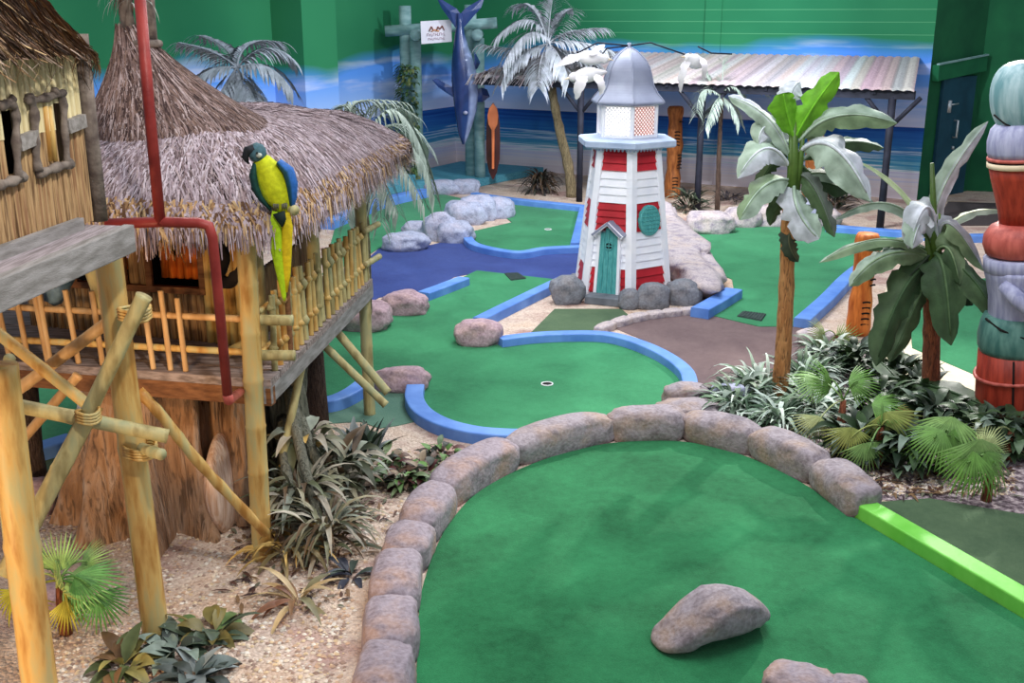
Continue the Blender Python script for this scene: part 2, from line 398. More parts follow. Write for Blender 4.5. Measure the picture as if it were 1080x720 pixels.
def rock_mesh(mb, c, w, d, h, rz=0, seed=0, e=.75, amp=.13, mapf=None, clip=True):
    vs, fs = ico(); out = []
    for v in vs:
        q = Vector([math.copysign(abs(a)**e, a) for a in v])
        k = 1+amp*noise.noise(v*1.3+Vector((seed*7.3, seed*1.7, 0)))+amp*.55*noise.noise(v*3.1+Vector((0, seed*3.3, 5)))+amp*.22*noise.noise(v*8+Vector((seed, 0, 0)))
        q = q*k; z = q.z*h*.62+h*.38
        if z < -.03: z = -.03+(z+.03)*.05
        p = Vector((q.x*w/2, q.y*d/2, z))
        if mapf: out.append(mapf(p))
        else:
            ca, sa = math.cos(rz), math.sin(rz); out.append(Vector(c)+Vector((p.x*ca-p.y*sa, p.x*sa+p.y*ca, p.z)))
    mb.add(out, fs)
def rockbox(L, T, R, B, m, label, cat='rock', dr=.8, name='boulder', seed=None, group=None, e=.78, amp=.15, rz=None, z0=0):
    f = P((L+R)/2, B, z0); s = slant(f); w = (R-L)/F*s; th = math.atan2(H, f.y); v = (B-T)/F*s; d = dr*w
    h = max(.06, (v-.8*d*math.sin(th))/math.cos(th)); mb = MB()
    mb_c = Vector((f.x*(1+d*.5/f.y), f.y+d*.47, z0)); sd = seed if seed is not None else L*.37+B*.11
    rock_mesh(mb, mb_c, w*1.04, d, h, rz if rz is not None else rnd(-.15, .15), sd, e, amp)
    return tag(mb.build(name, m), label, cat, group)
def strand(mb, pts, w, nrm, col, taper=.3):
    vs = []; fs = []; n = len(pts)
    for i, p in enumerate(pts):
        t = (pts[min(i+1, n-1)]-pts[max(i-1, 0)]); s = t.cross(nrm)
        if s.length < 1e-6: s = Vector((1, 0, 0))
        s.normalize(); k = w*(1-(1-taper)*i/(n-1))/2; vs += [p-s*k, p+s*k]
    for i in range(n-1): fs.append((2*i, 2*i+1, 2*i+3, 2*i+2))
    mb.add(vs, fs, col)
def blade(mb, base, d, L, w, droop, col, segs=6, col2=None, peak=.4, fold=.0, twist=0.0):
    """narrow leaf arching under its weight; two halves either side of a midrib"""
    d = Vector(d).normalized(); p = Vector(base); vs = []; fs = []; cs = []
    s = d.cross(Vector((0, 0, 1)))
    if s.length < .05: s = Vector((rnd(-1, 1), rnd(-1, 1), 0))
    s.normalize(); s = Matrix.Rotation(twist, 3, d) @ s
    for i in range(segs+1):
        t = i/segs; k = (t/peak)**.6 if t < peak else (max(0, (1-t)/(1-peak)))**.75
        k = max(k, .06); hw = w/2*k; u = s.cross(d)
        vs += [p-s*hw+u*hw*fold, p.copy(), p+s*hw+u*hw*fold]; c = col if not col2 else tuple(lerp(a, b, t) for a, b in zip(col, col2))
        ed = tuple(min(1, x*1.12) for x in c); cs += [ed, c, ed]
        p = p+d*L/segs; d = (d+Vector((0, 0, -droop/segs))).normalized()
    for i in range(segs): fs += [(3*i, 3*i+1, 3*i+4, 3*i+3), (3*i+1, 3*i+2, 3*i+5, 3*i+4)]
    mb.add(vs, fs, cs)
def bez(a, b, c, n):
    return [a*(1-t)**2+b*2*t*(1-t)+c*t*t for t in [i/n for i in range(n+1)]]
def big_leaf(mb, a, m_, b, w, nh, col, colb=None, seed=0, fold=-.25, wave=.12, tip=.55, rib=True, stalk=0.0):
    """broad banana leaf: midrib curve a-m-b, blade with wavy torn margins"""
    N_ = 18; K = 4; pts = bez(Vector(a), Vector(m_)*2-(Vector(a)+Vector(b))/2, Vector(b), N_); nh = Vector(nh); vs = []; fs = []; cs = []
    for i, p in enumerate(pts):
        t = i/N_; tt = (pts[min(i+1, N_)]-pts[max(i-1, 0)]).normalized(); s = tt.cross(nh).normalized(); u = s.cross(tt)
        q = max(0, (t-stalk)/(1-stalk)) if stalk < 1 else 0
        k = (math.sin(min(1, q/.35)*math.pi/2) if q < .35 else 1) * (1 if q < tip else math.sqrt(max(0.0, 1-((q-tip)/(1-tip))**2)))
        k = max(k, .04)
        tear = [max(0, noise.noise(Vector((t*16+seed*3, sd*7.0, 1.5)))-.12) for sd in (-1, 1)]
        for j in range(-K, K+1):
            x = j/K; wv = 1+wave*noise.noise(Vector((t*5+seed, j*.2, seed*2)))
            wv *= 1-.75*tear[0 if j < 0 else 1]*abs(x)
            off = s*x*w/2*k*wv+u*(abs(x)*fold*w/2*k+wave*.35*w*k*noise.noise(Vector((t*7+seed, x*2.2, 3)))*abs(x)+.012*w*math.sin(t*90)*abs(x))
            vs.append(p+off); c = col if x < 0 or colb is None else colb
            v = 1+.42*noise.noise(Vector((t*5+seed*5, x*2.5, 9))); v *= .82+.18*abs(math.sin(t*45+abs(x)*2)) if abs(x) > .1 else 1.1
            cs.append(tuple(min(1, cc*v) for cc in c))
    n = 2*K+1
    for i in range(N_):
        for j in range(n-1): fs.append((i*n+j, i*n+j+1, (i+1)*n+j+1, (i+1)*n+j))
    mb.add(vs, fs, cs)
    if rib: tube(mb, [p-(pts[-1]-pts[0]).cross(nh).normalized().cross((pts[-1]-pts[0]).normalized())*0 for p in pts[:-1]], [lerp(.012, .003, i/N_)*max(.6, w/.2) for i in range(N_)], 6, tuple(min(1, x*1.25) for x in col))
def frond(mb, a, m_, b, ll, col, n=26, w=.02, droop=1.0, seed=0, up=.2, stem_col=None):
    """feather palm frond: rib with drooping leaflets both sides"""
    rr = random.Random(seed*13+5); pts = bez(Vector(a), Vector(m_)*2-(Vector(a)+Vector(b))/2, Vector(b), n)
    tube(mb, pts, [lerp(.016, .004, i/n) for i in range(n+1)], 6, stem_col or tuple(c*.8 for c in col))
    for i in range(3, n+1):
        t = i/n; p = pts[i]; tt = (pts[min(i+1, n)]-pts[i-1]).normalized(); s = tt.cross(Vector((0, 0, 1)))
        if s.length < .1: s = Vector((1, 0, 0))
        s.normalize()
        for sg in (-1, 1):
            d = (s*sg*rr.uniform(.7, 1)+tt*(.5+.6*t)+Vector((0, 0, up*rr.uniform(.3, 1.2)))).normalized()
            L = ll*(math.sin(min(1, .25+t)*math.pi*.75)+.15)*rr.uniform(.85, 1.1); v = rr.uniform(.75, 1.15)
            blade(mb, p, d, L, w, droop*rr.uniform(.8, 1.4), tuple(min(1, c*v) for c in col), 4, peak=.3)
def fan(mb, c, out, up, r, n=18, spread=4.2, col=(.3, .5, .2), droop=.25, seed=0, col2=None):
    """fan palm leaf: pleated fingers radiating from the stalk end, joined near the centre"""
    rr = random.Random(seed); out = Vector(out).normalized(); up = Vector(up); up = (up-out*up.dot(out)).normalized(); s = out.cross(up).normalized(); c = Vector(c)
    for i in range(n):
        a = (i/(n-1)-.5)*spread; d = out*math.cos(a)+s*math.sin(a); d2 = out*math.cos(a+spread/n*.5)+s*math.sin(a+spread/n*.5); d0 = out*math.cos(a-spread/n*.5)+s*math.sin(a-spread/n*.5)
        L = r*(1-.18*abs(a)/(spread/2))*rr.uniform(.9, 1.06); vs = []; cs = []; v = rr.uniform(.8, 1.15)
        for t, k in ((0.02, 1), (.46, 1), (.62, .85), (.84, .5), (1.0, .04)):
            q = c+d*L*t+up*(-droop*L*t*t); h = t*L*math.tan(min(1.2, spread/n*.5))*k if t < .5 else .5*L*math.tan(spread/n*.5)*k
            tn = (d2-d0).normalized()
            lift = up*h*.45
            vs += [q-tn*h-lift*.0, q+lift, q+tn*h-lift*.0]
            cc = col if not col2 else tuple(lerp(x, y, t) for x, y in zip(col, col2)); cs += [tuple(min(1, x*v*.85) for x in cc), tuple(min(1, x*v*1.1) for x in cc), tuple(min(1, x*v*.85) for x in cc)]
        fs = []
        for j in range(4): fs += [(3*j, 3*j+1, 3*j+4, 3*j+3), (3*j+1, 3*j+2, 3*j+5, 3*j+4)]
        mb.add(vs, fs, cs)
def G(*c): return L3(c)
Z = Vector((0, 0, 1))
#==BODY==
# ------------------------------------------------------------------ room
C0 = Vector((-1.16, 22.7, 0)); wd = math.radians(29)
DR = Vector((math.cos(wd), -math.sin(wd), 0)); NR = Vector((-math.sin(wd), -math.cos(wd), 0))   # along the back wall, towards the room
DL = -Vector((math.sin(wd), math.cos(wd), 0)); NL = Vector((math.cos(wd), -math.sin(wd), 0))       # along the left wall, towards the room
C1 = C0+DR*9.12
HW = 4.6
def wall(name, a, b, m, th=.2, z1=HW, n=None):
    t = (b-a).normalized(); n = n or Vector((-t.y, t.x, 0)); mb = MB()
    vs = []
    for z in (0, z1):
        for p in (a, b, b-n*th, a-n*th): vs.append(Vector((p.x, p.y, z)))
    mb.add(vs, [(3, 2, 1, 0), (4, 5, 6, 7), (0, 1, 5, 4), (1, 2, 6, 5), (2, 3, 7, 6), (3, 0, 4, 7)])
    return struct(mb.build(name, m, smooth=False))
wall('wall_back', C0-DR*.2, C1, M['mural'], n=NR)
wall('wall_left', C0, C0+DL*18, M['mural'], n=NL)
D1 = PY(1020, 200, 19.3); D1.z = 0
wall('wall_right', C1, D1, M['wallg'], n=(lambda t: Vector((t.y, -t.x, 0)))((D1-C1).normalized()))
D2 = Vector((15.5, 17.4, 0))
wall('wall_far_right', D1, D2, M['wallg'], n=(lambda t: Vector((t.y, -t.x, 0)))((D2-D1).normalized()))
mb = MB(); mb.add([(-16, -2, 0), (18, -2, 0), (18, 27, 0), (-16, 27, 0), (-16, -2, -.2), (18, -2, -.2), (18, 27, -.2), (-16, 27, -.2)], [(0, 1, 2, 3), (7, 6, 5, 4), (0, 4, 5, 1), (1, 5, 6, 2), (2, 6, 7, 3), (3, 7, 4, 0)])
struct(mb.build('floor', M['gravel'], smooth=False))
# pilaster on the left wall, wall strip on the back wall
mb = MB(); a = C0+DL*4.6; b = C0+DL*5.45
vs = [Vector((p.x, p.y, z)) for z in (0, HW) for p in (a, b, b+NL*.62, a+NL*.62)]
mb.add(vs, [(0, 1, 2, 3), (7, 6, 5, 4), (0, 4, 5, 1), (1, 5, 6, 2), (2, 6, 7, 3), (3, 7, 4, 0)]); struct(mb.build('trim_1', M['mural'], smooth=False))
mb = MB(); s0 = 5.25
for s in (s0,):
    vs = [Vector((p.x, p.y, z)) for z in (0, HW) for p in (C0+DR*s, C0+DR*(s+.3), C0+DR*(s+.3)+NR*.04, C0+DR*s+NR*.04)]
    mb.add(vs, [(0, 1, 2, 3), (7, 6, 5, 4), (0, 4, 5, 1), (1, 5, 6, 2), (2, 6, 7, 3), (3, 7, 4, 0)])
struct(mb.build('trim_2', M['mural'], smooth=False, bevel=.01))
# door in the return wall
td = (D1-C1).normalized(); nd = Vector((td.y, -td.x, 0)); Ld = (D1-C1).length
def dpt(s, z, o=0): return C1+td*(Ld*s)+nd*o+Z*z
mb = MB(); beam(mb, dpt(.22, 1.0, .03), dpt(.86, 1.0, .03), .06, 2.0)
door = struct(mb.build('door_1', M['doorb'], smooth=False, bevel=.008))
mb = MB(); tube(mb, [dpt(.5, 1.28, .06), dpt(.5, 1.28, .13), dpt(.5, 1.0, .13), dpt(.5, 1.0, .06)], .018, 8); mb.build('door_handle', M['chrome'], door)
mb = MB(); beam(mb, dpt(.36, 1.62, .07), dpt(.36, 1.42, .07), .06, .03); tube(mb, [dpt(.36, 1.55, .08), dpt(.5, 1.56, .1)], .013, 6); mb.build('door_latch', M['chrome'], door)
mb = MB(); tube(mb, [dpt(.52, .82, .06), dpt(.52, .82, .09)], .03, 12); mb.build('lock', M['chrome'], door)
mb = MB(); beam(mb, dpt(.03, 2.08, .06), dpt(.97, 2.2, .06), .12, .26); c = mb.build('canopy_board', M['wallg2'], smooth=False, bevel=.01); struct(c); c.name = 'trim_3'
mb = MB(); beam(mb, dpt(.03, 2.22, .10), dpt(.97, 2.34, .10), .06, .025); c = mb.build('trim_4', M['sageb'], smooth=False); struct(c)

# ------------------------------------------------------------------ carpets (pixel outlines put on the floor)
def gpath(pp, z=0): return [P(x, y, z) for x, y in pp]
inner = [(425, 800), (434, 750), (440, 700), (441, 660), (446, 620), (461, 577), (478, 548), (505, 520), (553, 494), (600, 478), (650, 468), (720, 467), (785, 482), (848, 512), (893, 546)]
ip = catmull(gpath(inner), 8)
lime_a, lime_b = P(903, 548), P(1080, 655)
ld = (lime_b-lime_a).normalized(); lime_e = lime_a+ld*4.2
poly = ip+[P(903, 548), lime_e, Vector((lime_e.x, 2.2, 0)), Vector((-.6, 2.2, 0))]
tag(slab('putting_green', poly, .012, M['green']), 'large dark green carpet in the foreground ringed by a kerb of rounded stones', 'putting green')
def carpet_(name, pp, top, m, label, cat, smooth=0):
    pts = gpath(pp)
    if smooth: pts = catmull(pts, smooth, closed=True)
    return tag(slab(name, pts, top, m), label, cat)
carpet_('putting_green', [(503, 286), (600, 297), (565, 312), (505, 339), (490, 350), (530, 362), (590, 354), (650, 356), (695, 374), (724, 398), (722, 412), (700, 425), (660, 436), (600, 447), (553, 462), (490, 452), (452, 437), (435, 424), (431, 404), (425, 395), (380, 402), (350, 418), (315, 418), (300, 350), (345, 345), (400, 330), (450, 312), (482, 296)], .012, M['green2'],
        'bright green carpet with a rounded end and a white hole cup at its centre', 'putting green')
carpet_('putting_green', [(355, 235), (405, 213), (440, 206), (470, 206), (498, 212), (470, 240), (440, 265), (400, 262), (380, 275), (340, 290)], .012, M['green2'],
        'green carpet behind the hut roof, left of the row of pale rocks', 'putting green')
carpet_('putting_green', [(498, 205), (540, 211), (616, 220), (607, 260), (580, 262), (550, 266), (520, 262), (498, 254), (488, 247), (540, 235), (515, 215)], .012, M['green2'],
        'green carpet beside the lighthouse, right of the pale rocks, with a white cup', 'putting green')
carpet_('putting_green', [(720, 250), (735, 240), (780, 236), (870, 238), (960, 245), (920, 270), (897, 285), (838, 345), (800, 345), (745, 332), (775, 312), (772, 295), (748, 285)], .012, M['green2'],
        'green carpet right of the lighthouse, running back behind the banana tree', 'putting green')
carpet_('putting_green', [(958, 300), (1100, 290), (1150, 460), (1060, 410), (985, 378), (962, 368)], .012, M['green2'],
        'green carpet at right behind the thin palm trunk, edged by cream paving', 'putting green')
carpet_('putting_green', [(-40, 405), (85, 405), (75, 462), (40, 470), (-60, 480)], .012, M['green2'],
        'green carpet glimpsed under the treehouse platform at far left', 'putting green')
carpet_('blue_carpet_stream', [(340, 292), (385, 276), (400, 262), (440, 262), (490, 250), (520, 266), (550, 269), (575, 265), (640, 262), (640, 300), (595, 302), (503, 288), (480, 292), (448, 308), (400, 314), (345, 345), (300, 360), (280, 330)], .006, M['bluec'],
        'dark blue carpet stream crossing between the greens left of the lighthouse', 'carpet')
carpet_('brown_walkway', [(645, 345), (690, 332), (740, 330), (800, 342), (850, 345), (850, 360), (870, 372), (830, 400), (760, 430), (720, 440), (730, 400), (705, 372), (672, 356)], .006, M['brownc'],
        'brown carpet walkway between the central green and the lighthouse', 'walkway')
carpet_('olive_walkway', [(905, 550), (925, 530), (980, 526), (1050, 538), (1110, 548), (1200, 640), (1300, 790), (1080, 650)], .006, M['olive'],
        'dull olive carpet walkway behind the lime kerb at right', 'walkway', 0)
carpet_('olive_walkway', [(300, 424), (350, 418), (395, 405), (432, 405), (434, 425), (450, 442), (420, 449), (400, 452), (380, 445), (330, 448), (280, 450)], .006, M['teal_c'],
        'grey green carpet patch inside the hook of the blue kerb near the hut', 'walkway')
carpet_('olive_walkway', [(585, 326), (655, 326), (665, 334), (628, 350), (560, 351)], .006, M['olive'],
        'small olive carpet patch in front of the lighthouse step', 'walkway')
carpet_('olive_walkway', [(-60, 482), (40, 472), (75, 464), (110, 440), (100, 500), (-80, 560)], .006, M['olive'],
        'olive carpet seen beneath the treehouse platform at far left', 'walkway')
carpet_('cream_path', [(940, 290), (952, 290), (962, 368), (985, 378), (1060, 410), (1110, 432), (1080, 450), (1000, 440), (936, 405), (925, 330)], .008, M['cream'],
        'cream paved path between the green and the palm bed at right', 'path')
carpet_('brown_mat', [(1000, 213), (1100, 216), (1120, 238), (985, 238)], .008, M['darkc'],
        'dark brown carpet in front of the dark door at the back right', 'carpet')
for pp, lb in (([(532, 290), (547, 289.5), (555, 295), (539, 297)], 'dark tee mat on the central green near the blue stream'), ([(783, 330), (808, 333), (803, 340), (777, 335)], 'dark tee mat on the green right of the lighthouse')):
    mb = MB(); g = gpath(pp); c = sum(g, Vector())/4
    vs = [Vector((p.x, p.y, .012)) for p in g]+[Vector((c.x+(p.x-c.x)*.96, c.y+(p.y-c.y)*.96, .026)) for p in g]
    mb.add(vs, [(3, 2, 1, 0), (4, 5, 6, 7), (0, 1, 5, 4), (1, 2, 6, 5), (2, 3, 7, 6), (3, 0, 4, 7)])
    for k in range(1, 8):
        a_, b_ = lerp(vs[4], vs[5], k/8), lerp(vs[7], vs[6], k/8); beam(mb, a_+Z*.002, b_+Z*.002, .012, .006)
    tag(mb.build('tee_mat', M['mat'], smooth=False), lb, 'tee mat', 'tee mats')
for (x, y), lb in (((577, 405), 'white ringed hole cup in the middle of the central green'), ((578, 242), 'white hole cup on the green beside the lighthouse')):
    p = P(x, y, .012); t = thing('hole_cup', lb, 'golf hole', p)
    mb = MB(); lathe(mb, p, [(.052, .001), (.052, .008), (.043, .008), (.043, .001)], 24, cap=False); mb.build('rim', M['ball'], t)
    mb = MB(); lathe(mb, p, [(.045, 0), (.045, .003)], 24); mb.build('opening', M['dark'], t)
mul = mat('mulch', (70, 56, 60), (150, 132, 136), 26, .95, .8, 60, c3=(206, 190, 186))
carpet_('mulch_bed', [(716, 446), (760, 428), (800, 400), (870, 372), (930, 352), (938, 405), (1000, 440), (1080, 450), (1180, 470), (1160, 552), (1050, 540), (985, 528), (935, 528), (905, 520), (850, 500), (790, 476), (720, 458)], .004, mul, 'dark mauve mulch of the palm bed at right behind the kerb stones', 'mulch')
# ------------------------------------------------------------------ kerbs
def kerb(pp, label, w=.12, h=.09, m='curb', k=8, name='blue_kerb'):
    mb = MB(); sweep(mb, catmull(gpath(pp, h), k), w, h); o = mb.build(name, M[m], smooth=False)
    return tag(o, label, 'kerb', 'blue painted kerbs' if m == 'curb' else None)
kerb([(527, 356), (560, 352), (600, 350), (640, 351), (672, 359), (703, 373), (724, 390), (729, 410)], 'blue kerb curving around the rounded end of the central green', .13)
kerb([(438, 405), (437, 418), (446, 432), (468, 444), (500, 452), (535, 455), (560, 455)], 'blue hooked kerb running into the front stones', .15)
kerb([(505, 335), (550, 313), (592, 293)], 'blue kerb running diagonally up to the boulder left of the lighthouse door', .14, .1)
kerb([(446, 308), (468, 300), (489, 292)], 'short blue kerb beside the two pinkish rocks', .16, .1)
kerb([(492, 248), (500, 256), (522, 262), (549, 265), (575, 261), (612, 259)], 'blue kerb curving along the near edge of the green left of the lighthouse', .13)
kerb([(500, 203), (525, 207), (560, 211), (620, 217)], 'blue kerb along the gravel strip beneath the back wall palm', .16, .1)
kerb([(616, 218), (612, 235), (607, 256)], 'short blue kerb touching the left side of the lighthouse', .14)
kerb([(345, 232), (375, 220), (405, 209), (430, 203), (450, 199)], 'blue kerb below the teal box behind the hut roof', .22, .14)
kerb([(738, 325), (756, 315), (774, 304)], 'short blue kerb beside the light rock bank', .2, .11)
kerb([(846, 336), (872, 313), (897, 288), (925, 268)], 'long straight blue kerb behind the banana tree trunk', .17, .1)
kerb([(872, 237), (910, 240), (950, 243), (1000, 247), (1050, 247)], 'blue kerb along the far edge of the right green', .16, .1)
kerb([(310, 419), (345, 420), (368, 412), (388, 398)], 'blue kerb curving out from under the treehouse platform', .14, .1)
kerb([(38, 470), (55, 465), (75, 459)], 'blue kerb glimpsed under the treehouse platform at far left', .16, .1)
mb = MB(); nrm2 = Vector((ld.y, -ld.x, 0)); off = -nrm2*.075
sweep(mb, [lime_a+off-ld*.02, lime_a+off+ld*2, lime_e+off], .14, .1, b=.01); tag(mb.build('lime_kerb', M['lime'], smooth=False), 'bright lime green straight kerb running out at lower right', 'kerb')
# ------------------------------------------------------------------ front stones, each bent to the edge of the green
acc = [0]
for i in range(1, len(ip)): acc.append(acc[-1]+(ip[i]-ip[i-1]).length)
def at_s(s):
    s = max(0, min(acc[-1]-1e-4, s))
    for i in range(1, len(acc)):
        if acc[i] >= s: break
    u = (s-acc[i-1])/(acc[i]-acc[i-1]); p = lerp(ip[i-1], ip[i], u)
    a = ip[max(0, i-3)]; b = ip[min(len(ip)-1, i+2)]; t = (b-a).normalized()
    return p, Vector((-t.y, t.x, 0))
def near_s(px, py):
    q = P(px, py); k = min(range(len(ip)), key=lambda i: (ip[i]-q).length); return acc[k]
joints = [near_s(*q) for q in ((428, 775), (440, 706), (441, 655), (446, 608), (460, 578), (490, 536), (553, 494), (650, 468), (721, 467), (788, 483), (850, 513))]+[acc[-1]+.03]
names = ['stone at the bottom edge of the picture in the row along the front green', 'stone second from the bottom, left edge of the front green', 'tan flanked stone beside the gravel, left edge of the front green', 'tall narrow stone where the kerb begins to turn, left of the front green', 'stone beside the dark leafy bush, upper left of the front green', 'wide stone the blue hooked kerb runs into', 'long tan fronted stone below the hole cup of the central green', 'tan fronted stone below the end of the curved blue kerb', 'tan fronted stone just right of the top of the curve', 'stone below the variegated leaves, upper right of the front green', 'last stone of the row, touching the end of the lime kerb']
for i in range(11):
    s0, s1 = joints[i], joints[i+1]; L = s1-s0; mid = (s0+s1)/2
    w = .27; hh = (.2 if i > 4 else .19)+rnd(-.008, .012)
    def mf(p, mid=mid):
        q, n = at_s(mid+p.x); ds = mid+p.x-max(0, min(acc[-1], mid+p.x)); tt = Vector((n.y, -n.x, 0))
        r = q+n*(p.y+.13)+tt*ds; return Vector((r.x, r.y, p.z))
    mb = MB(); rock_mesh(mb, None, L*1.06, w*1.04, hh*1.1, 0, i*3.1+2, .6, .09, mf)
    tag(mb.build('kerb_stone', M['rockt' if i > 5 else 'rock']), 'rounded '+names[i], 'stone', 'rounded stones edging the front green')
# ------------------------------------------------------------------ boulders
RB = [
 (690, 613, 810, 704, 'rockt', 'wedge shaped boulder lying alone on the front green', .62, 'lone'),
 (804, 697, 882, 745, 'rock', 'rounded rock top at the bottom edge on the front green', .8, ''),
 (868, 710, 915, 745, 'rock', 'low rock at the bottom edge beside a larger rock top', .8, ''),
 (481, 333, 530, 367, 'rockpk', 'pinkish boulder at the end of the diagonal blue kerb', .8, ''),
 (404, 304, 452, 334, 'rockpk', 'pinkish rock beside the short blue kerb', .8, ''),
 (352, 312, 416, 352, 'rockpk', 'pinkish rock half behind the corner post of the hut', .8, ''),
 (395, 384, 454, 415, 'rockpk', 'purple pink rock at the tip of the hooked blue kerb', .5, ''),
 (581, 288, 616, 322, 'rockg', 'grey boulder left of the lighthouse door', .8, ''),
 (599, 287, 620, 303, 'rockg', 'small grey rock behind the boulder left of the lighthouse', .8, ''),
 (652, 303, 674, 327, 'rockg', 'small grey boulder right of the lighthouse door step', .8, ''),
 (671, 296, 705, 327, 'rockg', 'grey boulder beneath the front corner of the lighthouse', .8, ''),
 (701, 292, 738, 323, 'rockg', 'grey boulder at the right foot of the lighthouse', .8, ''),
 (404, 242, 452, 266, 'rockp', 'leftmost pale rock of the row between the two back greens', .8, ''),
 (424, 231, 462, 252, 'rockp', 'pale rock second from left in the row by the blue stream', .8, ''),
 (446, 223, 482, 255, 'rockp', 'pale upright rock in the middle of the row by the blue stream', .7, ''),
 (462, 231, 500, 257, 'rockp', 'bluish rock at the start of the blue kerb beside the stream', .8, ''),
 (468, 210, 512, 238, 'rockp', 'large pale rock near the centre of the back row', .8, ''),
 (482, 204, 524, 234, 'rockp', 'pale rock with a dark joint on its right in the back row', .8, ''),
 (508, 207, 543, 231, 'rockp', 'rightmost pale rock of the row, jutting into the green', .8, ''),
 (448, 188, 486, 206, 'rockp', 'pale rock at the back beside the teal platform, left one', .8, ''),
 (475, 187, 506, 205, 'rockp', 'pale rock at the back beside the teal platform, right one', .8, ''),
 (722, 220, 772, 248, 'rockb', 'light stone at the back left rim of the right green', .7, ''),
 (762, 216, 802, 241, 'rockb', 'light stone at the back rim of the right green', .7, ''),
 (790, 215, 832, 240, 'rockb', 'light stone left of the banana tree trunk at the back rim', .7, ''),
 (818, 206, 862, 241, 'rockp', 'bluish boulder behind the banana leaves', .8, ''),
 (855, 218, 885, 240, 'rockb', 'light stone right of the banana tree at the back rim', .8, ''),
 (700, 400, 748, 433, 'rockt', 'stone behind the front kerb at the foot of the curved blue kerb', .8, ''),
 (692, 417, 765, 447, 'rockt', 'low stone wedged behind the front kerb stones', .6, ''),
 (744, 402, 792, 432, 'rockp', 'low pale stone at the edge of the variegated plants', .6, ''),
 (840, 344, 878, 366, 'rockb', 'pale stone at the near end of the long blue kerb', .7, ''),
 (22, 610, 78, 645, 'rockpk', 'pink rock behind the fan palm at lower left', .8, ''),
 (18, 500, 62, 546, 'rockpk', 'pink rock behind the leaning bamboo pole at far left', .8, ''),
]
for L, T, R, B, m, lb, dr, sp_ in RB:
    if sp_ == 'lone': continue
    rockbox(L, T, R, B, M[m], lb, dr=dr, amp=.16)
# the lone wedge: its own outline, tall towards the right, hollow dark cut along the front
mb = MB(); a = P(708, 704); b = P(826, 676); ax = (b-a); Lr = ax.length; ax.normalize(); bx = Vector((-ax.y, ax.x, 0)); vs, fs = ico(); out = []
for v in vs:
    q = Vector([math.copysign(abs(k)**.7, k) for k in v]); x = (q.x+1)/2
    hgt = lerp(.06, .29, min(1, x/.5)**.9) if x < .5 else lerp(.29, .15, ((x-.5)/.5)**1.8)
    n_ = 1+.06*noise.noise(v*2.5+Vector((3, 1, 4)))
    wid = .15 if x < .5 else lerp(.15, .12, (x-.5)*2)
    z = max(0, q.z*.5+.5)*hgt*n_; yy = q.y*wid*n_+.17-.04*(z/.25)
    sm = lambda e0, e1, v_: (lambda k_: k_*k_*(3-2*k_))(max(0, min(1, (v_-e0)/(e1-e0))))
    if q.y < 0: yy += .075*sm(.2, .45, x)*sm(0, .35, -q.y)*(1-sm(.05, .085, z))
    out.append(a+ax*(x*Lr)+bx*yy+Z*(z-.004))
mb.add(out, fs); tag(mb.build('boulder', M['rockt']), 'wedge shaped boulder lying alone on the front green', 'rock')
bp_ = catmull(gpath([(706, 222), (712, 246), (728, 268), (750, 284), (768, 306)]), 8); acb = [0]
for i in range(1, len(bp_)): acb.append(acb[-1]+(bp_[i]-bp_[i-1]).length)
def mb_(p):
    s = min(acb[-1]*.9999, max(0, p.x+acb[-1]/2)); i = max(1, next(k for k in range(len(acb)) if acb[k] >= s)); u = (s-acb[i-1])/(acb[i]-acb[i-1]); q = lerp(bp_[i-1], bp_[i], u); t = (bp_[i]-bp_[i-1]).normalized(); d = p.x+acb[-1]/2-s
    r = q+Vector((-t.y, t.x, 0))*(-p.y-.33)+t*d; return Vector((r.x, r.y, p.z))
mb = MB(); rock_mesh(mb, None, acb[-1]*1.05, .8, .34, 0, 77, .7, .32, mb_); tag(mb.build('rock_bank', M['rockb']), 'broad light rock bank sloping from the lighthouse to the right hand green', 'rock')
# thin stone edging in front of the lighthouse, separate stones
ep = catmull(gpath([(630, 352), (655, 342), (682, 336), (708, 333), (738, 330)]), 6); n = 6
for i in range(n):
    i0 = int(i*(len(ep)-1)/n); i1 = int((i+1)*(len(ep)-1)/n); a, b = ep[i0], ep[i1]; mb = MB()
    rock_mesh(mb, (a+b)/2, (b-a).length*1.02, .14, .075, math.atan2(b.y-a.y, b.x-a.x), i+40, .5, .08)
    tag(mb.build('edging_stone', M['rockb']), ['leftmost slim pale edging stone of the arc before the lighthouse', 'slim edging stone second from left of the arc before the lighthouse', 'slim edging stone third from left, below the lighthouse step', 'slim edging stone fourth from left, below the corner boulder', 'slim edging stone fifth from left, below the right hand boulder', 'rightmost slim edging stone, touching the short blue kerb'][i], 'stone', 'slim edging stones before the lighthouse')
# teal platform and box at the back left
mb = MB(); q = [P(355, 215, .0), P(470, 188, .0)]
a, b = P(352, 222), P(446, 200); t = (b-a).normalized(); n_ = Vector((-t.y, t.x, 0))
beam(mb, a+n_*.42+Z*.13, b+n_*.42+Z*.13, .55, .26); tag(mb.build('teal_box', M['tealdeck'], smooth=False, bevel=.015), 'low teal painted box behind the blue kerb near the hut roof', 'box')
mb = MB(); a = C0+DL*2.6+NL*.25; b = C0+DR*1.7+NR*.2
mb2 = [C0+DL*3.6+NL*.3, C0+NL*.3+NR*.3, C0+DR*2.2+NR*.3, C0+DR*2.0+NR*1.5, C0+DL*2.6+NL*1.9]
vs = [Vector((p.x, p.y, z)) for z in (0, .14) for p in mb2]; mb.add(vs, [(4, 3, 2, 1, 0), (5, 6, 7, 8, 9)]+[(i, (i+1) % 5, (i+1) % 5+5, i+5) for i in range(5)])
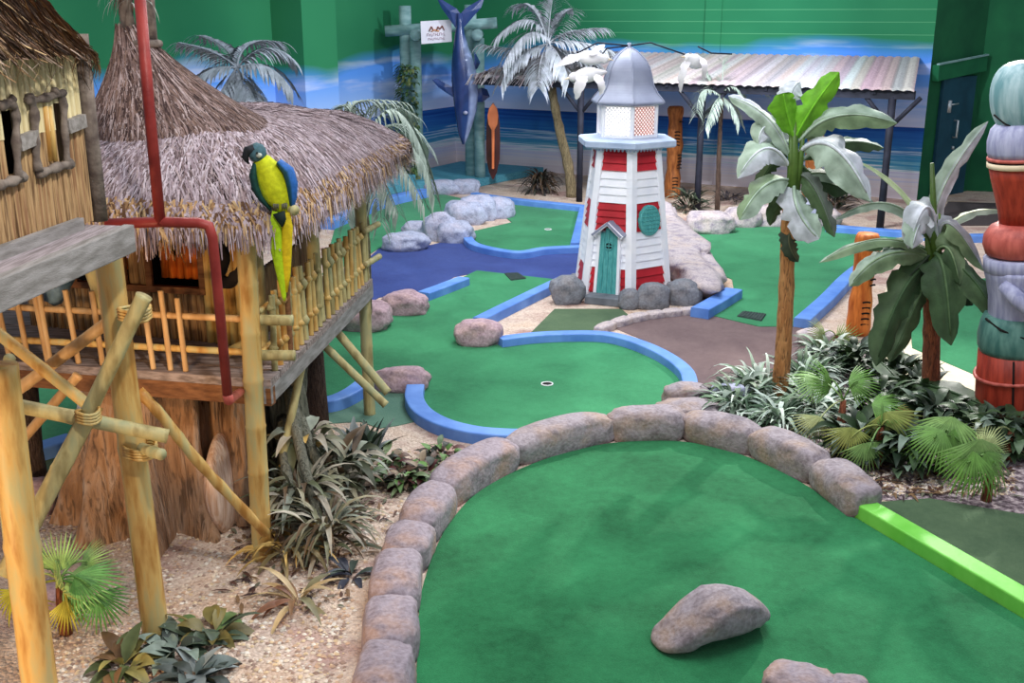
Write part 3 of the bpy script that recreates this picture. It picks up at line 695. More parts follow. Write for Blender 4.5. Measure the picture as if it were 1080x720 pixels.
tag(mb.build('teal_platform', M['tealdeck'], smooth=False, bevel=.01), 'low teal platform in the far corner under the hanging shark', 'platform')
# ------------------------------------------------------------------ lighthouse (six sided)
A0 = math.radians(4)
fc = P(665, 320); RB0, RT0, ZT = .56, .37, 1.64
LC = fc+Vector((-math.sin(A0)*RB0, math.cos(A0)*RB0, 0))
lh = thing('lighthouse', 'red and white wooden lighthouse with teal door and grey dome, beside the gravel', 'lighthouse', LC)
def hexp(r, z, k, dc=Vector((0, 0, 0))):
    a = A0+k*math.pi/3; return LC+Vector((math.sin(a)*r, -math.cos(a)*r, z))+dc
def rr_(z): return lerp(RB0, RT0, z/ZT)
mbw = MB(); lathe(mbw, LC, [(RB0-.03, 0), (RT0-.03, ZT)], 6, ang0=A0); mbw.build('tower_core', M['white'], lh, smooth=False)
bands = [(.0, .36, 1), (.36, .76, 0), (.76, 1.06, 1), (1.06, 1.4, 0), (1.4, 1.64, 1)]
for z0, z1, isr in bands:
    band = MB()
    for k in range(6):
        nb = max(2, round((z1-z0)/.085))
        for j in range(nb):
            a_, b_ = lerp(z0, z1, j/nb), lerp(z0, z1, (j+1)/nb)
            r0, r1 = rr_(a_)+.014, rr_(b_)-.01
            vs = [hexp(r0, a_, k), hexp(r0, a_, k+1), hexp(r1, b_, k+1), hexp(r1, b_, k), hexp(r0-.035, a_+.004, k), hexp(r0-.035, a_+.004, k+1)]
            band.add(vs, [(0, 1, 2, 3), (4, 5, 1, 0)])
    band.build('red_siding' if isr else 'white_siding', M['red' if isr else 'white'], lh, smooth=False)
for k in range(6):
    mb = MB()
    for sg in (-1, 1):
        e0 = hexp(RB0+.026, 0, k); e1 = hexp(RT0+.026, ZT, k); f0 = lerp(e0, hexp(RB0+.026, 0, k+sg), .12); f1 = lerp(e1, hexp(RT0+.026, ZT, k+sg), .16)
        i0, i1, j0, j1 = (lerp(v, Vector((LC.x, LC.y, v.z)), .06) for v in (e0, e1, f0, f1))
        q = [e0, f0, f1, e1, i0, j0, j1, i1]; fs = [(0, 1, 2, 3), (4, 7, 6, 5), (1, 5, 6, 2), (0, 4, 5, 1), (3, 2, 6, 7)]
        mb.add(q, fs if sg > 0 else [tuple(reversed(f)) for f in fs])
    mb.build('corner_board', M['white'], lh, smooth=False)
# gallery
mb = MB(); lathe(mb, LC, [(.545, ZT), (.565, ZT+.015), (.565, ZT+.07), (.545, ZT+.085), (.3, ZT+.1)], 6, ang0=A0); mb.build('gallery', M['ledge'], lh, smooth=False)
mb = MB()
for k in range(6):
    for j in range(9):
        p = lerp(hexp(RT0+.035, ZT, k), hexp(RT0+.035, ZT, k+1), (j+.5)/9); tube(mb, [p+Z*.0, p-Z*.028, p-Z*.04], [.023, .022, .008], 8, flat=.6)
mb.build('scalloped_trim', M['ledge'], lh)
# lantern room
zl0, zl1 = ZT+.095, ZT+.47
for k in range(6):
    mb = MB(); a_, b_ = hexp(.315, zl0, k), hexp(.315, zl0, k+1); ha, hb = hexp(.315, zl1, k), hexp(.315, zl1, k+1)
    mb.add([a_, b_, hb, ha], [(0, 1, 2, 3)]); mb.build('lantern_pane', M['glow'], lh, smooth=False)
    mb = MB(); c0, c1 = hexp(.325, zl0, k), hexp(.325, zl1, k); tube(mb, [c0, c1], .024, 8)
    beam(mb, hexp(.325, zl1-.02, k), hexp(.325, zl1-.02, k+1), .03, .05); beam(mb, hexp(.325, zl0+.015, k), hexp(.325, zl0+.015, k+1), .03, .035); mb.build('lantern_frame', M['white'], lh, smooth=False)
    mb = MB(); u0, u1 = hexp(.322, zl0, k), hexp(.322, zl0, k+1); Lw = (u1-u0).length; Hh = zl1-zl0; tdir = (u1-u0)/Lw
    st = .042
    for sg in (1, -1):
        q = -Hh
        while q < Lw+Hh:
            pts = []
            x0 = max(0, min(Lw, q)); 
            # line x = q + sg*z ; clip to pane
            z0_, z1_ = 0, Hh; xa, xb = (q, q+Hh) if sg > 0 else (q+Hh, q)
            t0, t1 = 0, 1; dx = xb-xa
            if dx:
                ta, tb = (0-xa)/dx, (Lw-xa)/dx; t0, t1 = max(0, min(ta, tb)), min(1, max(ta, tb))
            if t1-t0 > .02: tube(mb, [u0+tdir*lerp(xa, xb, t0)+Z*Hh*t0, u0+tdir*lerp(xa, xb, t1)+Z*Hh*t1], .0055, 4, cap=False)
            q += st
    mb.build('lattice', M['redball'] if k in (0, 1) else M['white'], lh)
# dome
zd = zl1; DH = .56
pf = [(.395, -.03), (.41, -.02), (.41, .0), (.385, .03), (.33, .09), (.285, .17), (.262, .26), (.235, .35), (.185, .43), (.11, .5), (.04, .54), (.0, .56)]
pff = [(p.x, p.y) for p in catmull([Vector((r, z, 0)) for r, z in pf], 3)]
mb = MB(); lathe(mb, LC+Z*zd, pff, 6, ang0=A0, cap=False); mb.build('dome', M['dome'], lh, smooth=False)
mb = MB()
for k in range(6): tube(mb, [hexp(r+.003, zd+z, k) for r, z in pf[1:]], .009, 6)
tube(mb, [LC+Z*(zd+.53), LC+Z*(zd+.6)], .02, 8); mb.build('dome_seam', M['dome'], lh)
# door on the left front face (between corner 5 and corner 0)
def facep(k, u, z, o=0):
    a_, b_ = hexp(rr_(z), z, k), hexp(rr_(z), z, k+1); am = A0+(k+.5)*math.pi/3; nn = Vector((math.sin(am), -math.cos(am), (RB0-RT0)*.87/ZT)).normalized()
    return lerp(a_, b_, u)+nn*o
def fbox(mb, k, u0, u1, z0, z1, o0, o1, mi=0):
    q = [facep(k, u, z, o) for o in (o0, o1) for u, z in ((u0, z0), (u1, z0), (u1, z1), (u0, z1))]
    mb.add(q, [(3, 2, 1, 0), (4, 5, 6, 7), (0, 1, 5, 4), (1, 2, 6, 5), (2, 3, 7, 6), (3, 0, 4, 7)], mi=mi)
mb = MB()
for j in range(4): fbox(mb, -1, .30+j*.105, .30+(j+1)*.105-.006, .04, .74+(.05 if j in (1, 2) else 0), .0, .035)
dr = mb.build('door', M['teal'], lh, smooth=False)
mb = MB(); c = facep(-1, .51, .60, .04); mb_n = (facep(-1, .51, .6, .1)-facep(-1, .51, .6, 0)).normalized(); ux = (facep(-1, .6, .6)-facep(-1, .4, .6)).normalized(); uz = mb_n.cross(ux)*-1
ring = [c+ux*math.cos(a)*.042+uz*math.sin(a)*.042 for a in [i*math.pi/8 for i in range(17)]]; tube(mb, ring, .008, 6); tube(mb, [c-ux*.04, c+ux*.04], .006, 6); tube(mb, [c-uz*.04, c+uz*.04], .006, 6)
w_ = mb.build('door_window', M['teal'], dr)
mb = MB(); vs = [c-mb_n*.002]+ring[:-1]; mb.add([v-mb_n*.003 for v in vs], [(0, i+1, (i+1) % 16+1) for i in range(16)]); mb.build('window_pane', M['dark'], dr, smooth=False)
mb = MB(); fbox(mb, -1, .24, .30, 0, .76, 0, .05); fbox(mb, -1, .72, .78, 0, .76, 0, .05); fbox(mb, -1, .22, .80, -.0, .035, 0, .07); mb.build('door_frame', M['white'], lh, smooth=False)
mb = MB(); beam(mb, facep(-1, .15, .72, .07), facep(-1, .515, .86, .07), .16, .022, up=Z); beam(mb, facep(-1, .515, .86, .07), facep(-1, .88, .72, .07), .16, .022, up=Z); mb.build('door_gable', M['dome'], lh, smooth=False)
mb = MB(); beam(mb, facep(-1, .15, .705, .13), facep(-1, .515, .845, .13), .02, .035); beam(mb, facep(-1, .515, .845, .13), facep(-1, .88, .705, .13), .02, .035); mb.build('gable_trim', M['white'], lh, smooth=False)
# round teal shutter on the right front face
c = facep(0, .5, .87, .03); n0 = (facep(0, .5, .87, .1)-facep(0, .5, .87, 0)).normalized(); ux = (facep(0, .6, .87)-facep(0, .4, .87)).normalized(); uz = n0.cross(ux)*-1
if uz.z < 0: uz = -uz
mb = MB(); vs = []; n = 32
for o, r in ((-.03, .165), (.012, .165), (.02, .155)): vs += [c+n0*o+ux*math.cos(i*2*math.pi/n)*r*.86+uz*math.sin(i*2*math.pi/n)*r for i in range(n)]
fs = [(j*n+i, j*n+(i+1) % n, (j+1)*n+(i+1) % n, (j+1)*n+i) for j in range(2) for i in range(n)]+[tuple(range(2*n, 3*n))]; mb.add(vs, fs); sh = mb.build('round_shutter', M['teal'], lh, smooth=False)
mb = MB()
for j in range(-3, 4):
    z_ = j*.042; hw = math.sqrt(max(0, .15**2-z_**2))*.84
    tube(mb, [c+n0*.023+ux*(hw*(i/10-1)) +uz*(z_+.008*math.sin(i*1.6)) for i in range(21)], .006, 5)
mb.build('wave_slat', M['teal'], sh)
mb = MB(); a_ = facep(-1, .5, 0, .1)
cc = Vector((LC.x-.16, LC.y-.62, .045)); box(mb, cc+Vector((.02, .02, .0)), (.62, .2, .09), Matrix.Rotation(A0-math.radians(26), 3, 'Z'))
tag(mb.build('door_step', M['slate'], smooth=False, bevel=.012), 'slate grey slab step before the lighthouse door', 'step')
# bent wires with white gulls hung on the dome
tip = LC+Z*(zd+.59); Yt = tip.y
wires = [([(652, 47), (630, 45), (609, 56)], 'thin bent rod from the dome tip to the upper left gull'), ([(652, 48), (640, 51), (622, 74)], 'short thin bent rod from the dome tip down to the lower left gull'), ([(652, 48), (686, 45), (724, 58)], 'thin bent rod from the dome tip to the gull at right'), ([(736, 49), (750, 56), (772, 57)], 'thin rod leaving the right hand gull to the right')]
for pp, lb in wires:
    q = [PY(x, y, Yt-.02) for x, y in pp]
    if pp[0][0] == 652: q[0] = tip-Z*.02
    mb = MB(); tube(mb, q, .009, 6); tag(mb.build('gull_rod', M['ironb']), lb, 'rod')
def bird(cx, cy, Y, tail, head, wings, label, s=1.0):
    c = PY(cx, cy, Y); t_ = PY(*tail, Y+.06); h_ = PY(*head, Y-.06); t = thing('seagull', label, 'bird', c, 'white gulls hung round the lighthouse dome')
    mb = MB(); sd = (h_-t_).normalized().cross(Vector((0, 1, 0))).normalized()
    rings = [(lerp(t_, h_, u), r*s, r*s*.9) for u, r in ((0, .012), (.15, .03), (.35, .065), (.55, .075), (.72, .06), (.82, .042), (.9, .045), (.97, .032), (1, .012))]
    loft(mb, rings, 12, side=sd); mb.build('body', M['gull'], t)
    mb = MB(); d = (h_-t_).normalized(); tube(mb, [h_-d*.01, h_+d*.05-Z*.012], [.014, .003], 6); mb.build('beak', M['creamw'], t)
    for a_, m2, b_, w in wings:
        mb = MB(); big_leaf(mb, PY(*a_, Y), PY(*m2, Y-.12), PY(*b_, Y-.05), w, (0, -.8, .6), (1, 1, 1), seed=a_[0], fold=.1, wave=.06, tip=.08, rib=False)
        big_leaf(mb, PY(*a_, Y+.012), PY(*m2, Y-.108), PY(*b_, Y-.038), w*.96, (0, -.8, .6), (1, 1, 1), seed=a_[0], fold=.1, wave=.06, tip=.08, rib=False)
        mb.build('wing', M['gull'], t)
bird(620, 76, 10.9, (640, 76), (600, 82), [((616, 76), (612, 88), (607, 105), .13), ((624, 78), (634, 88), (632, 101), .09)], 'white gull left of the dome with its wing hanging down')
bird(616, 60, 11.3, (602, 60), (642, 62), [((612, 60), (600, 63), (586, 70), .11), ((620, 58), (628, 53), (638, 47), .09)], 'white gull behind, upper left of the dome')
bird(733, 58, 11.2, (744, 70), (722, 60), [((730, 60), (720, 76), (718, 98), .09), ((738, 60), (743, 70), (741, 84), .07)], 'white gull at the end of the rod right of the dome')
# ------------------------------------------------------------------ long shelter on the back wall
eL, eR = P(500, 80, 2.0), P(968, 93, 2.0); tw = DR; e0 = eL; Le = (eR-eL).dot(DR); eR = eL+DR*Le
def wallproj(p, z): d = (p-C0).dot(NR); return Vector((p.x, p.y, 0))-NR*(d-.02)+Z*z
sh = thing('shelter', 'long lean-to shelter with a pale board roof on the mural wall', 'shelter', Vector((eR.x-1, eR.y+1, 0)))
mb = MB(); n = 150; vs = []
for j in (0, 1):
    for i in range(n+1):
        u = i/n; p = eL+DR*Le*u+Z*(.022*abs(math.sin(i*math.pi/3))+(.01*noise.noise(Vector((i*.6, 0, 0))))); q = wallproj(eL+DR*((Le-.45)*u), 2.32)+Z*(.022*abs(math.sin(i*math.pi/3)))
        vs += [p-Z*(.035*j), lerp(p, q, .5)-Z*(.035*j), q-Z*(.035*j)]
m3 = 3; o = (n+1)*m3; fs = []
for i in range(n):
    for k in range(2):
        a_ = i*m3+k; fs.append((a_, a_+m3, a_+m3+1, a_+1)); fs.append((o+a_, o+a_+1, o+a_+m3+1, o+a_+m3))
    fs.append((i*m3, o+i*m3, o+(i+1)*m3, (i+1)*m3))
for i in (0, n):
    for k in range(2): a_ = i*m3+k; fs.append((a_, a_+1, o+a_+1, o+a_))
bc = [tuple(c*rnd(.86, 1.06) for c in R_.choice((G(206, 194, 196), G(190, 178, 180), G(214, 206, 210), G(198, 182, 178)))) for _ in range(n//3+2)]
cs = [bc[(i % (n+1))//3] for j in (0, 1) for i in range(n+1) for _ in range(3)]
mb.add(vs, fs, cs); mb.build('roof', M['thatch'], sh, smooth=False)
mb = MB(); beam(mb, eL-NR*.12-Z*.09, eR-NR*.12-Z*.09, .09, .12); mb.build('eave_beam', M['ironb'], sh, smooth=False)
for k in range(9):
    p = eL+DR*(Le*(k+.4)/9.1)-NR*.05-Z*.05; mb = MB(); beam(mb, p, wallproj(p, 2.24), .05, .08); mb.build('rafter', M['ironb'], sh, smooth=False)
for x, y in ((611, 205), (735, 221), (928, 240)):
    p = PP(x, y, eL-NR*.12, NR); p.z = 0
    mb = MB(); tube(mb, [p, p+Z*.9, p+Z*1.88], [.055, .05, .055], 10); pm = mb.build('post', M['ironb'], sh)
    for sg in (-1, 1):
        mb = MB(); tube(mb, [p+Z*1.45, p+DR*sg*.38+Z*1.88], .032, 8); mb.build('brace', M['ironb'], pm)
# thatch fringe covering the left end of the shelter roof
mb = MB()
for i in range(900):
    u = rnd(0, .22); v = rnd(0, 1)**.8; p = lerp(eL+DR*Le*u, wallproj(eL+DR*Le*u, 2.32), v)+Z*.03; dn = (NR*.9-Z*.12+DR*rnd(-.35, .35)).normalized(); L = rnd(.25, .5)
    c = R_.choice((G(176, 166, 170), G(150, 136, 140), G(208, 200, 202), G(122, 106, 108))); strand(mb, [p, p+dn*L*.5+Z*.02, p+dn*L-Z*(.05 if v > .15 else .12)], .035, Z, c)
mb.build('thatch_cover', M['thatch'], sh)
# ------------------------------------------------------------------ timber frame, shark, sign, paddle board
YF = 20.0
def ztube(mb, px, y0, y1, Y, r, n=10): tube(mb, [PY(px, y0, Y), PY(px, (y0+y1)/2, Y), PY(px, y1, Y)], r, n)
fr = thing('timber_frame', 'sage painted log frame on the back wall holding the hanging shark', 'frame', P(465, 182))
for x, yt in ((427, 6), (496, 5)):
    t_ = PY(x, yt, 20.3); g = Vector((t_.x, t_.y, 0)); mb = MB(); tube(mb, [g, lerp(g, t_, .5), t_], [.13, .12, .11], 10); mb.build('post', M['sageb'], fr)
mb = MB(); tube(mb, [PY(406, 33, 20.2), PY(464, 29, 20.3), PY(524, 24, 20.2)], .1, 10); mb.build('beam', M['sageb'], fr)
for x in (438, 503):
    t_ = PY(x, 37, 19.7); mb = MB(); tube(mb, [t_, t_+Vector((0, .9, 0))], .1, 10); mb.build('log_end', M['sageb'], fr)
for x, s_ in ((438, 1), (505, 1)):
    t_ = PY(x, 40, 20.05); mb = MB(); tube(mb, [Vector((t_.x, t_.y, 0)), Vector((t_.x, t_.y, t_.z))], .1, 10); mb.build('post', M['sageb'], fr)
mb = MB()
for i in range(900):
    zz = rnd(0.0, 2.15); t_ = PY(433, 100, 19.95); a_ = rnd(2.2, 5.5); p = Vector((t_.x+.16*math.cos(a_), t_.y+.16*math.sin(a_), zz))
    blade(mb, p, (math.cos(a_), math.sin(a_)-.4, rnd(-.5, .6)), rnd(.08, .2), .06, 1.2, R_.choice((G(58, 90, 50), G(90, 120, 70), G(36, 60, 40), G(120, 130, 80))), 3)
tag(mb.build('ivy', M['leaf']), 'green ivy climbing the left post of the timber frame', 'plant')
YS = 19.2
def shark():
    t = thing('hanging_shark', 'dark blue shark figure hung by its tail from the timber frame', 'shark', PY(489, 152, YS))
    prof = [(485, 14, 3, 4), (485, 24, 3.5, 4), (485, 36, 5, 5), (486, 50, 8, 8), (488, 66, 11.5, 11), (490, 84, 13.5, 13), (491, 100, 13, 12.5), (491, 116, 11.5, 11), (490, 130, 8.5, 8), (489, 143, 5, 5), (489, 152, 1.5, 1.5)]
    k = YS/F*1.0
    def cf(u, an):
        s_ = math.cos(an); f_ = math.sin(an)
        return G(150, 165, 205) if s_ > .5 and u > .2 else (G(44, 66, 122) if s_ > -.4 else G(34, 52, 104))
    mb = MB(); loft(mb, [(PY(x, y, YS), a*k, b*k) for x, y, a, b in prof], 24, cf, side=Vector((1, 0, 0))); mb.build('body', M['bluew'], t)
    def fin(pts, th, nm):
        q = [PY(x, y, YS+dy) for x, y, dy in pts]; c = sum(q, Vector())/len(q); mb = MB(); n = len(q); off = Vector((0, th, 0))
        vs = [lerp(v, c, .0) for v in q]+[c-off, c+off]
        mb.add(vs, [(i, (i+1) % n, n) for i in range(n)]+[((i+1) % n, i, n+1) for i in range(n)], G(48, 70, 126)); mb.build(nm, M['bluew'], t, smooth=False, bevel=.01)
    fin([(487, 16, 0), (482, 9, 0), (474, 4, .05), (459, -5, .08), (465, 8, .05), (472, 18, .02), (482, 32, 0)], .05, 'tail_fluke')
    fin([(484, 16, 0), (490, 9, 0), (498, 4, .05), (512, -4, .08), (508, 8, .05), (500, 17, .02), (488, 31, 0)], .05, 'tail_fluke')
    fin([(479, 92, 0), (470, 88, .0), (460, 82, .1), (455, 84, .1), (462, 92, .05), (472, 99, 0), (480, 104, 0)], .05, 'side_fin')
    fin([(502, 94, 0), (508, 92, 0), (514, 94, .1), (517, 102, .1), (509, 108, .05), (501, 108, 0)], .05, 'side_fin')
    fin([(500, 52, 0), (507, 66, .1), (504, 72, .1), (500, 76, 0)], .04, 'back_fin')
    mb = MB(); c = PY(491, 119, YS-.19); rock = [(c+Vector((0, 0, 0)), .03, .03)]
    lathe(mb, c-Z*.03, [(.005, 0), (.035, .015), (.042, .035), (.03, .055), (.004, .065)], 12); mb.build('eye', M['lav'], t)
shark()
# sign: white board; its print is illegible in the photo, kept as small marks
sb = [PY(443.5, 22.5, 19.4), PY(476, 20.5, 19.4), PY(476.5, 44, 19.4), PY(444.5, 46.5, 19.4)]
t = thing('sign_board', 'small white sign with brown and orange print on the timber frame', 'sign', lerp(sb[2], sb[3], .5))
mb = MB(); mb.add(sb+[v+Vector((0, .04, 0)) for v in sb], [(0, 3, 2, 1), (4, 5, 6, 7), (0, 1, 5, 4), (1, 2, 6, 5), (2, 3, 7, 6), (3, 0, 4, 7)]); mb.build('board', M['sign'], t, smooth=False)
def onsign(u, v): return lerp(lerp(sb[0], sb[1], u), lerp(sb[3], sb[2], u), v)+Vector((0, -.006, 0))
def mark(mb, strokes, th=.012):
    for a_, b_ in strokes: tube(mb, [onsign(*a_), onsign(*b_)], th, 5, flat=.5)
mb = MB(); mark(mb, [((.27, .46), (.35, .26)), ((.35, .26), (.42, .46)), ((.52, .44), (.56, .28)), ((.56, .28), (.62, .4)), ((.62, .4), (.70, .26)), ((.70, .26), (.76, .46))], .022); mb.build('emblem', M['ink'], t)
mb = MB(); mark(mb, [((.34, .48), (.48, .40)), ((.48, .46), (.6, .48))], .022); mb.build('emblem_accent', M['inko'], t)
mb = MB()
for i in range(9):
    u = .2+i*.068; mark(mb, [((u, .56), (u, .68)), ((u, .56+.06*(i % 3)), (u+.04, .56+.06*(i % 3)))], .008)
for i in range(9):
    u = .24+i*.062; mark(mb, [((u, .76), (u, .86)), ((u, .78+.04*(i % 3)), (u+.035, .78+.04*(i % 3)))], .007)
mb.build('lettering', M['inkp'], t)
# dark board with an orange paddle inlay
t = thing('surf_board', 'dark upright board with an orange paddle shape, under the shelter end', 'board', PY(520, 184, 19.0))
def flatshape(prof, Y, th, m, nm, par):
    q = [PY(x, y, Y) for x, y in prof]; n = len(q); c = sum(q, Vector())/n; mb = MB()
    mb.add(q+[v+Vector((0, th, 0)) for v in q]+[c-Vector((0, th*.5, 0)), c+Vector((0, th, 0))], [(i, (i+1) % n, 2*n) for i in range(n)]+[((i+1) % n+n, i+n, 2*n+1) for i in range(n)]+[((i+1) % n, i, i+n, (i+1) % n+n) for i in range(n)]); return mb.build(nm, m, par, smooth=False)
flatshape([(520, 108), (525, 116), (527, 132), (527.5, 150), (527, 168), (524, 182), (520, 190), (516, 182), (513, 168), (512.5, 150), (513, 132), (515, 116)], 19.0, .06, M['board'], 'board', t)
flatshape([(520, 109), (524, 114), (525.5, 122), (524.5, 131), (521.5, 137), (521.2, 178), (518.8, 178), (518.5, 137), (515.2, 131), (514.2, 122), (516, 114)], 18.9, .04, M['salmon'], 'paddle_inlay', t)
# ------------------------------------------------------------------ back carved poles
def carved_pole(x, yb, yt, r, m, label, Y=None, swirls=True):
    g = P(x, yb) if Y is None else Vector((PY(x, 300, Y).x, Y, 0)); top = PY(x, yt, g.y).z
    t = thing('carved_pole', label, 'carved pole', g)
    prof = []; z = 0
    k = 0
    while z < top:
        prof.append((r*(1+.10*math.sin(z*9)+.05*math.sin(z*23)), z)); z += top/28
    prof += [(r*1.05, top-.03), (r*.9, top)]
    mb = MB(); lathe(mb, g, prof, 20, fn=lambda a, zz: 1+.05*math.sin(a*3+zz*4)); mb.build('pole', m, t)
    for j in range(int(top*.8/.055)):
        if j % 7 > 4: continue
        z0 = .08+j*.055; mb = MB(); c0_ = .45 if (j//7) % 2 else -.1
        tube(mb, [g+Vector((math.sin(a)*r*1.07, -math.cos(a)*r*1.07, z0+.05*math.sin((a-c0_)*1.6+1.2))) for a in [c0_+i*.09-.1 for i in range(9)]], .07*r+.002, 5)
        mb.build('carving', M['dark'], t)
carved_pole(709, 208, 112, .125, M['tikib'], 'brown carved wooden pole against the mural, right of the lighthouse')
carved_pole(848, 222, 112, .13, M['tikib'], 'brown carved wooden pole hidden behind the banana leaves', 17.2)
carved_pole(905, 352, 246, .105, M['tiki'], 'short bright orange carved post between the two banana trees')
# ------------------------------------------------------------------ feather palms
def fpalm(name, label, trunk, Y, tr, crown, fr_, col, ll, lw=.03, stem_m='palmt', droop=1.1, group=None, n=26):
    base = Vector((PY(trunk[0][0], trunk[0][1], Y).x, Y, 0)); t = thing(name, label, 'palm', base, group)
    pts = catmull([PY(x, y, Y) for x, y in trunk], 6); pts[0] = base
    mb = MB(); k = len(pts); rings = []
    for i in range(k): rings.append(tr*(1.15-.35*i/k)*(1.0+.08*math.sin(i*2.1)))
    tube(mb, pts, rings, 12, lump=.12, seed=tr); mb.build('trunk', M[stem_m], t)
    c = PY(crown[0], crown[1], Y)
    for j, (mx, my, bx, by, dy) in enumerate(fr_):
        mb = MB(); v = rnd(.85, 1.1); frond(mb, c, PY(mx, my, Y+dy*.5), PY(bx, by, Y+dy), ll, tuple(x*v for x in col), n=n, w=lw, seed=j+int(crown[0]), droop=droop, up=.15); mb.build('frond', M['leafw'], t)
    return t
fpalm('palm_tree', 'palm with whitish fronds before the shelter, between shark and lighthouse', [(603, 207), (600, 178), (591, 140), (583, 100), (579, 60)], 18.6, .078, (578, 46), [
    (556, 36, 532, 66, -.6), (558, 22, 528, 36, -.2), (564, 12, 546, 6, .3), (580, 18, 584, -6, .2), (590, 20, 602, 10, .3), (606, 44, 640, 52, -.2), (602, 34, 634, 30, .3), (590, 60, 600, 84, -.5), (570, 66, 568, 92, -.6), (556, 52, 512, 48, 0), (548, 60, 530, 84, -.3), (600, 56, 626, 66, .2)],
    G(196, 200, 210), .4, .055, n=34, droop=1.6)
fpalm('palm_tree', 'palm with grey fronds behind the peak of the hut roof at upper left', [(252, 170), (251, 130), (250, 82)], 13.0, .09, (250, 72), [
    (226, 56, 192, 46, .2), (222, 74, 200, 92, -.3), (236, 92, 226, 112, -.4), (262, 92, 270, 108, -.4), (280, 70, 306, 92, -.2), (278, 52, 306, 62, .3), (262, 48, 292, 44, .5), (236, 50, 212, 38, .6), (254, 90, 250, 116, -.4)],
    G(140, 150, 162), .34, .05, n=34, droop=1.9)
fpalm('palm_tree', 'palm with grey green striped fronds drooping beyond the right eave of the hut', [(384, 262), (384, 220), (386, 162)], 10.3, .05, (386, 150), [
    (372, 112, 424, 108, .3), (418, 118, 452, 178, -.1), (430, 150, 458, 205, -.2), (424, 132, 452, 158, .4), (405, 190, 420, 225, -.3), (372, 200, 366, 232, -.2), (365, 112, 342, 132, .4), (412, 160, 446, 214, -.4), (400, 112, 436, 122, .6), (398, 196, 402, 234, -.3)],
    G(146, 160, 150), .26, .026, droop=2.4, n=30)
fpalm('palm_tree', 'thin young palm with pale fronds before the mural right of the lighthouse', [(757, 212), (758, 170), (760, 128), (762, 104)], 17.0, .035, (760, 102), [
    (742, 96, 735, 118, -.3), (750, 88, 744, 78, .2), (774, 92, 786, 108, -.2), (762, 84, 762, 66, .1), (778, 90, 808, 98, .2), (752, 112, 744, 134, -.3), (772, 112, 780, 130, -.2), (768, 88, 790, 90, .3)],
    G(170, 184, 172), .24, .026, stem_m='darkt')
# dry stumps and small growth by the wall
def tuft(name, label, px, py, hgt, w, n, cols, L, bw=.03, droop=1.2, up=.6, m='leaf', cat='plant', Y=None, group=None, spread=1.0, z0=0, col2=None, peak=.4):
    c = P(px, py); mb = MB()
    for i in range(n):
        a = rnd(0, 6.283); r = rnd(0, w)*.6; p = c+Vector((math.cos(a)*r, math.sin(a)*r, rnd(0, hgt)+z0)); a2 = a+rnd(-.6, .6)
        v = rnd(.75, 1.2); cc = tuple(min(1, x*v) for x in R_.choice(cols))
        blade(mb, p, (math.cos(a2)*spread, math.sin(a2)*spread, up*rnd(.3, 1.8)), L*rnd(.6, 1.15), bw*rnd(.7, 1.2), droop*rnd(.6, 1.4), cc, 6, fold=.25, twist=rnd(-.5, .5), col2=col2, peak=peak)
    return tag(mb.build(name, M[m]), label, cat, group)
tuft('dry_stump_plant', 'dark dry plant by the mural wall, left of the leaning palm trunk', 570, 203, .3, .3, 130, [G(40, 36, 34), G(84, 66, 50), G(60, 60, 50)], .4, .05, 2.4, 1.2)
tuft('small_shrub', 'small speckled shrub at the foot of the brown carved pole', 726, 222, .25, .3, 110, [G(70, 82, 64), G(130, 130, 110), G(46, 50, 44)], .32, .05, 1.2, .8)
tuft('small_shrub', 'small dark shrub in the gravel left of the banana tree top', 768, 213, .1, .35, 60, [G(70, 62, 66), G(90, 84, 80)], .25, .04, 1.2, .6)
tuft('small_shrub', 'small dark shrub behind the rightmost back stone and carved pole', 880, 222, .2, .35, 90, [G(70, 60, 50), G(110, 90, 70), G(50, 60, 44)], .3, .05, 1.2, .8)
# ------------------------------------------------------------------ banana trees
WG = G(158, 176, 158); WW = G(194, 198, 206); DG = G(58, 84, 52); DG2 = G(76, 100, 66); BG = G(110, 176, 40); GG = G(116, 138, 102); DK = G(52, 66, 50)
def banana(label, base, top, Y, r, leaves, sheath, m):
    b = Vector((PY(base[0], base[1], Y).x, Y, 0)); b = P(*base); Y = b.y; t = thing('banana_tree', label, 'banana tree', b)
    q = PY(top[0], top[1], Y); mb = MB(); pts = [lerp(b, q, u)+Vector((.012*math.sin(u*5), 0, 0)) for u in [i/14 for i in range(15)]]
    tube(mb, pts, [r*(1.08-.22*i/14)*(1+.04*math.sin(i*3.3)) for i in range(15)], 16, lump=.1, seed=r); mb.build('trunk', M[m], t)
    mb = MB()
    for (x0, y0), (x1, y1), rr2 in sheath: tube(mb, [PY(x0, y0, Y), PY((x0+x1)/2+1, (y0+y1)/2, Y-.02), PY(x1, y1, Y)], [rr2, rr2*.8, rr2*.4], 8, R_.choice((G(70, 98, 34), G(96, 124, 50))))
    mb.build('stalk', M['leaf'], t)
    for i, L in enumerate(leaves):
        a, m_, c, w, col, colb, nh, dy = L; mb = MB()
        big_leaf(mb, PY(a[0], a[1], Y), PY(m_[0], m_[1], Y+dy*.5-.03), PY(c[0], c[1], Y+dy), w, nh, col, colb, seed=i*1.7+base[0], fold=-.5, wave=.36)
        mb.build('leaf', M['leafw'], t)
    return t
fc_ = (0, -.75, .65); up_ = (0, -.35, .95); ff_ = (0, -1, .15)
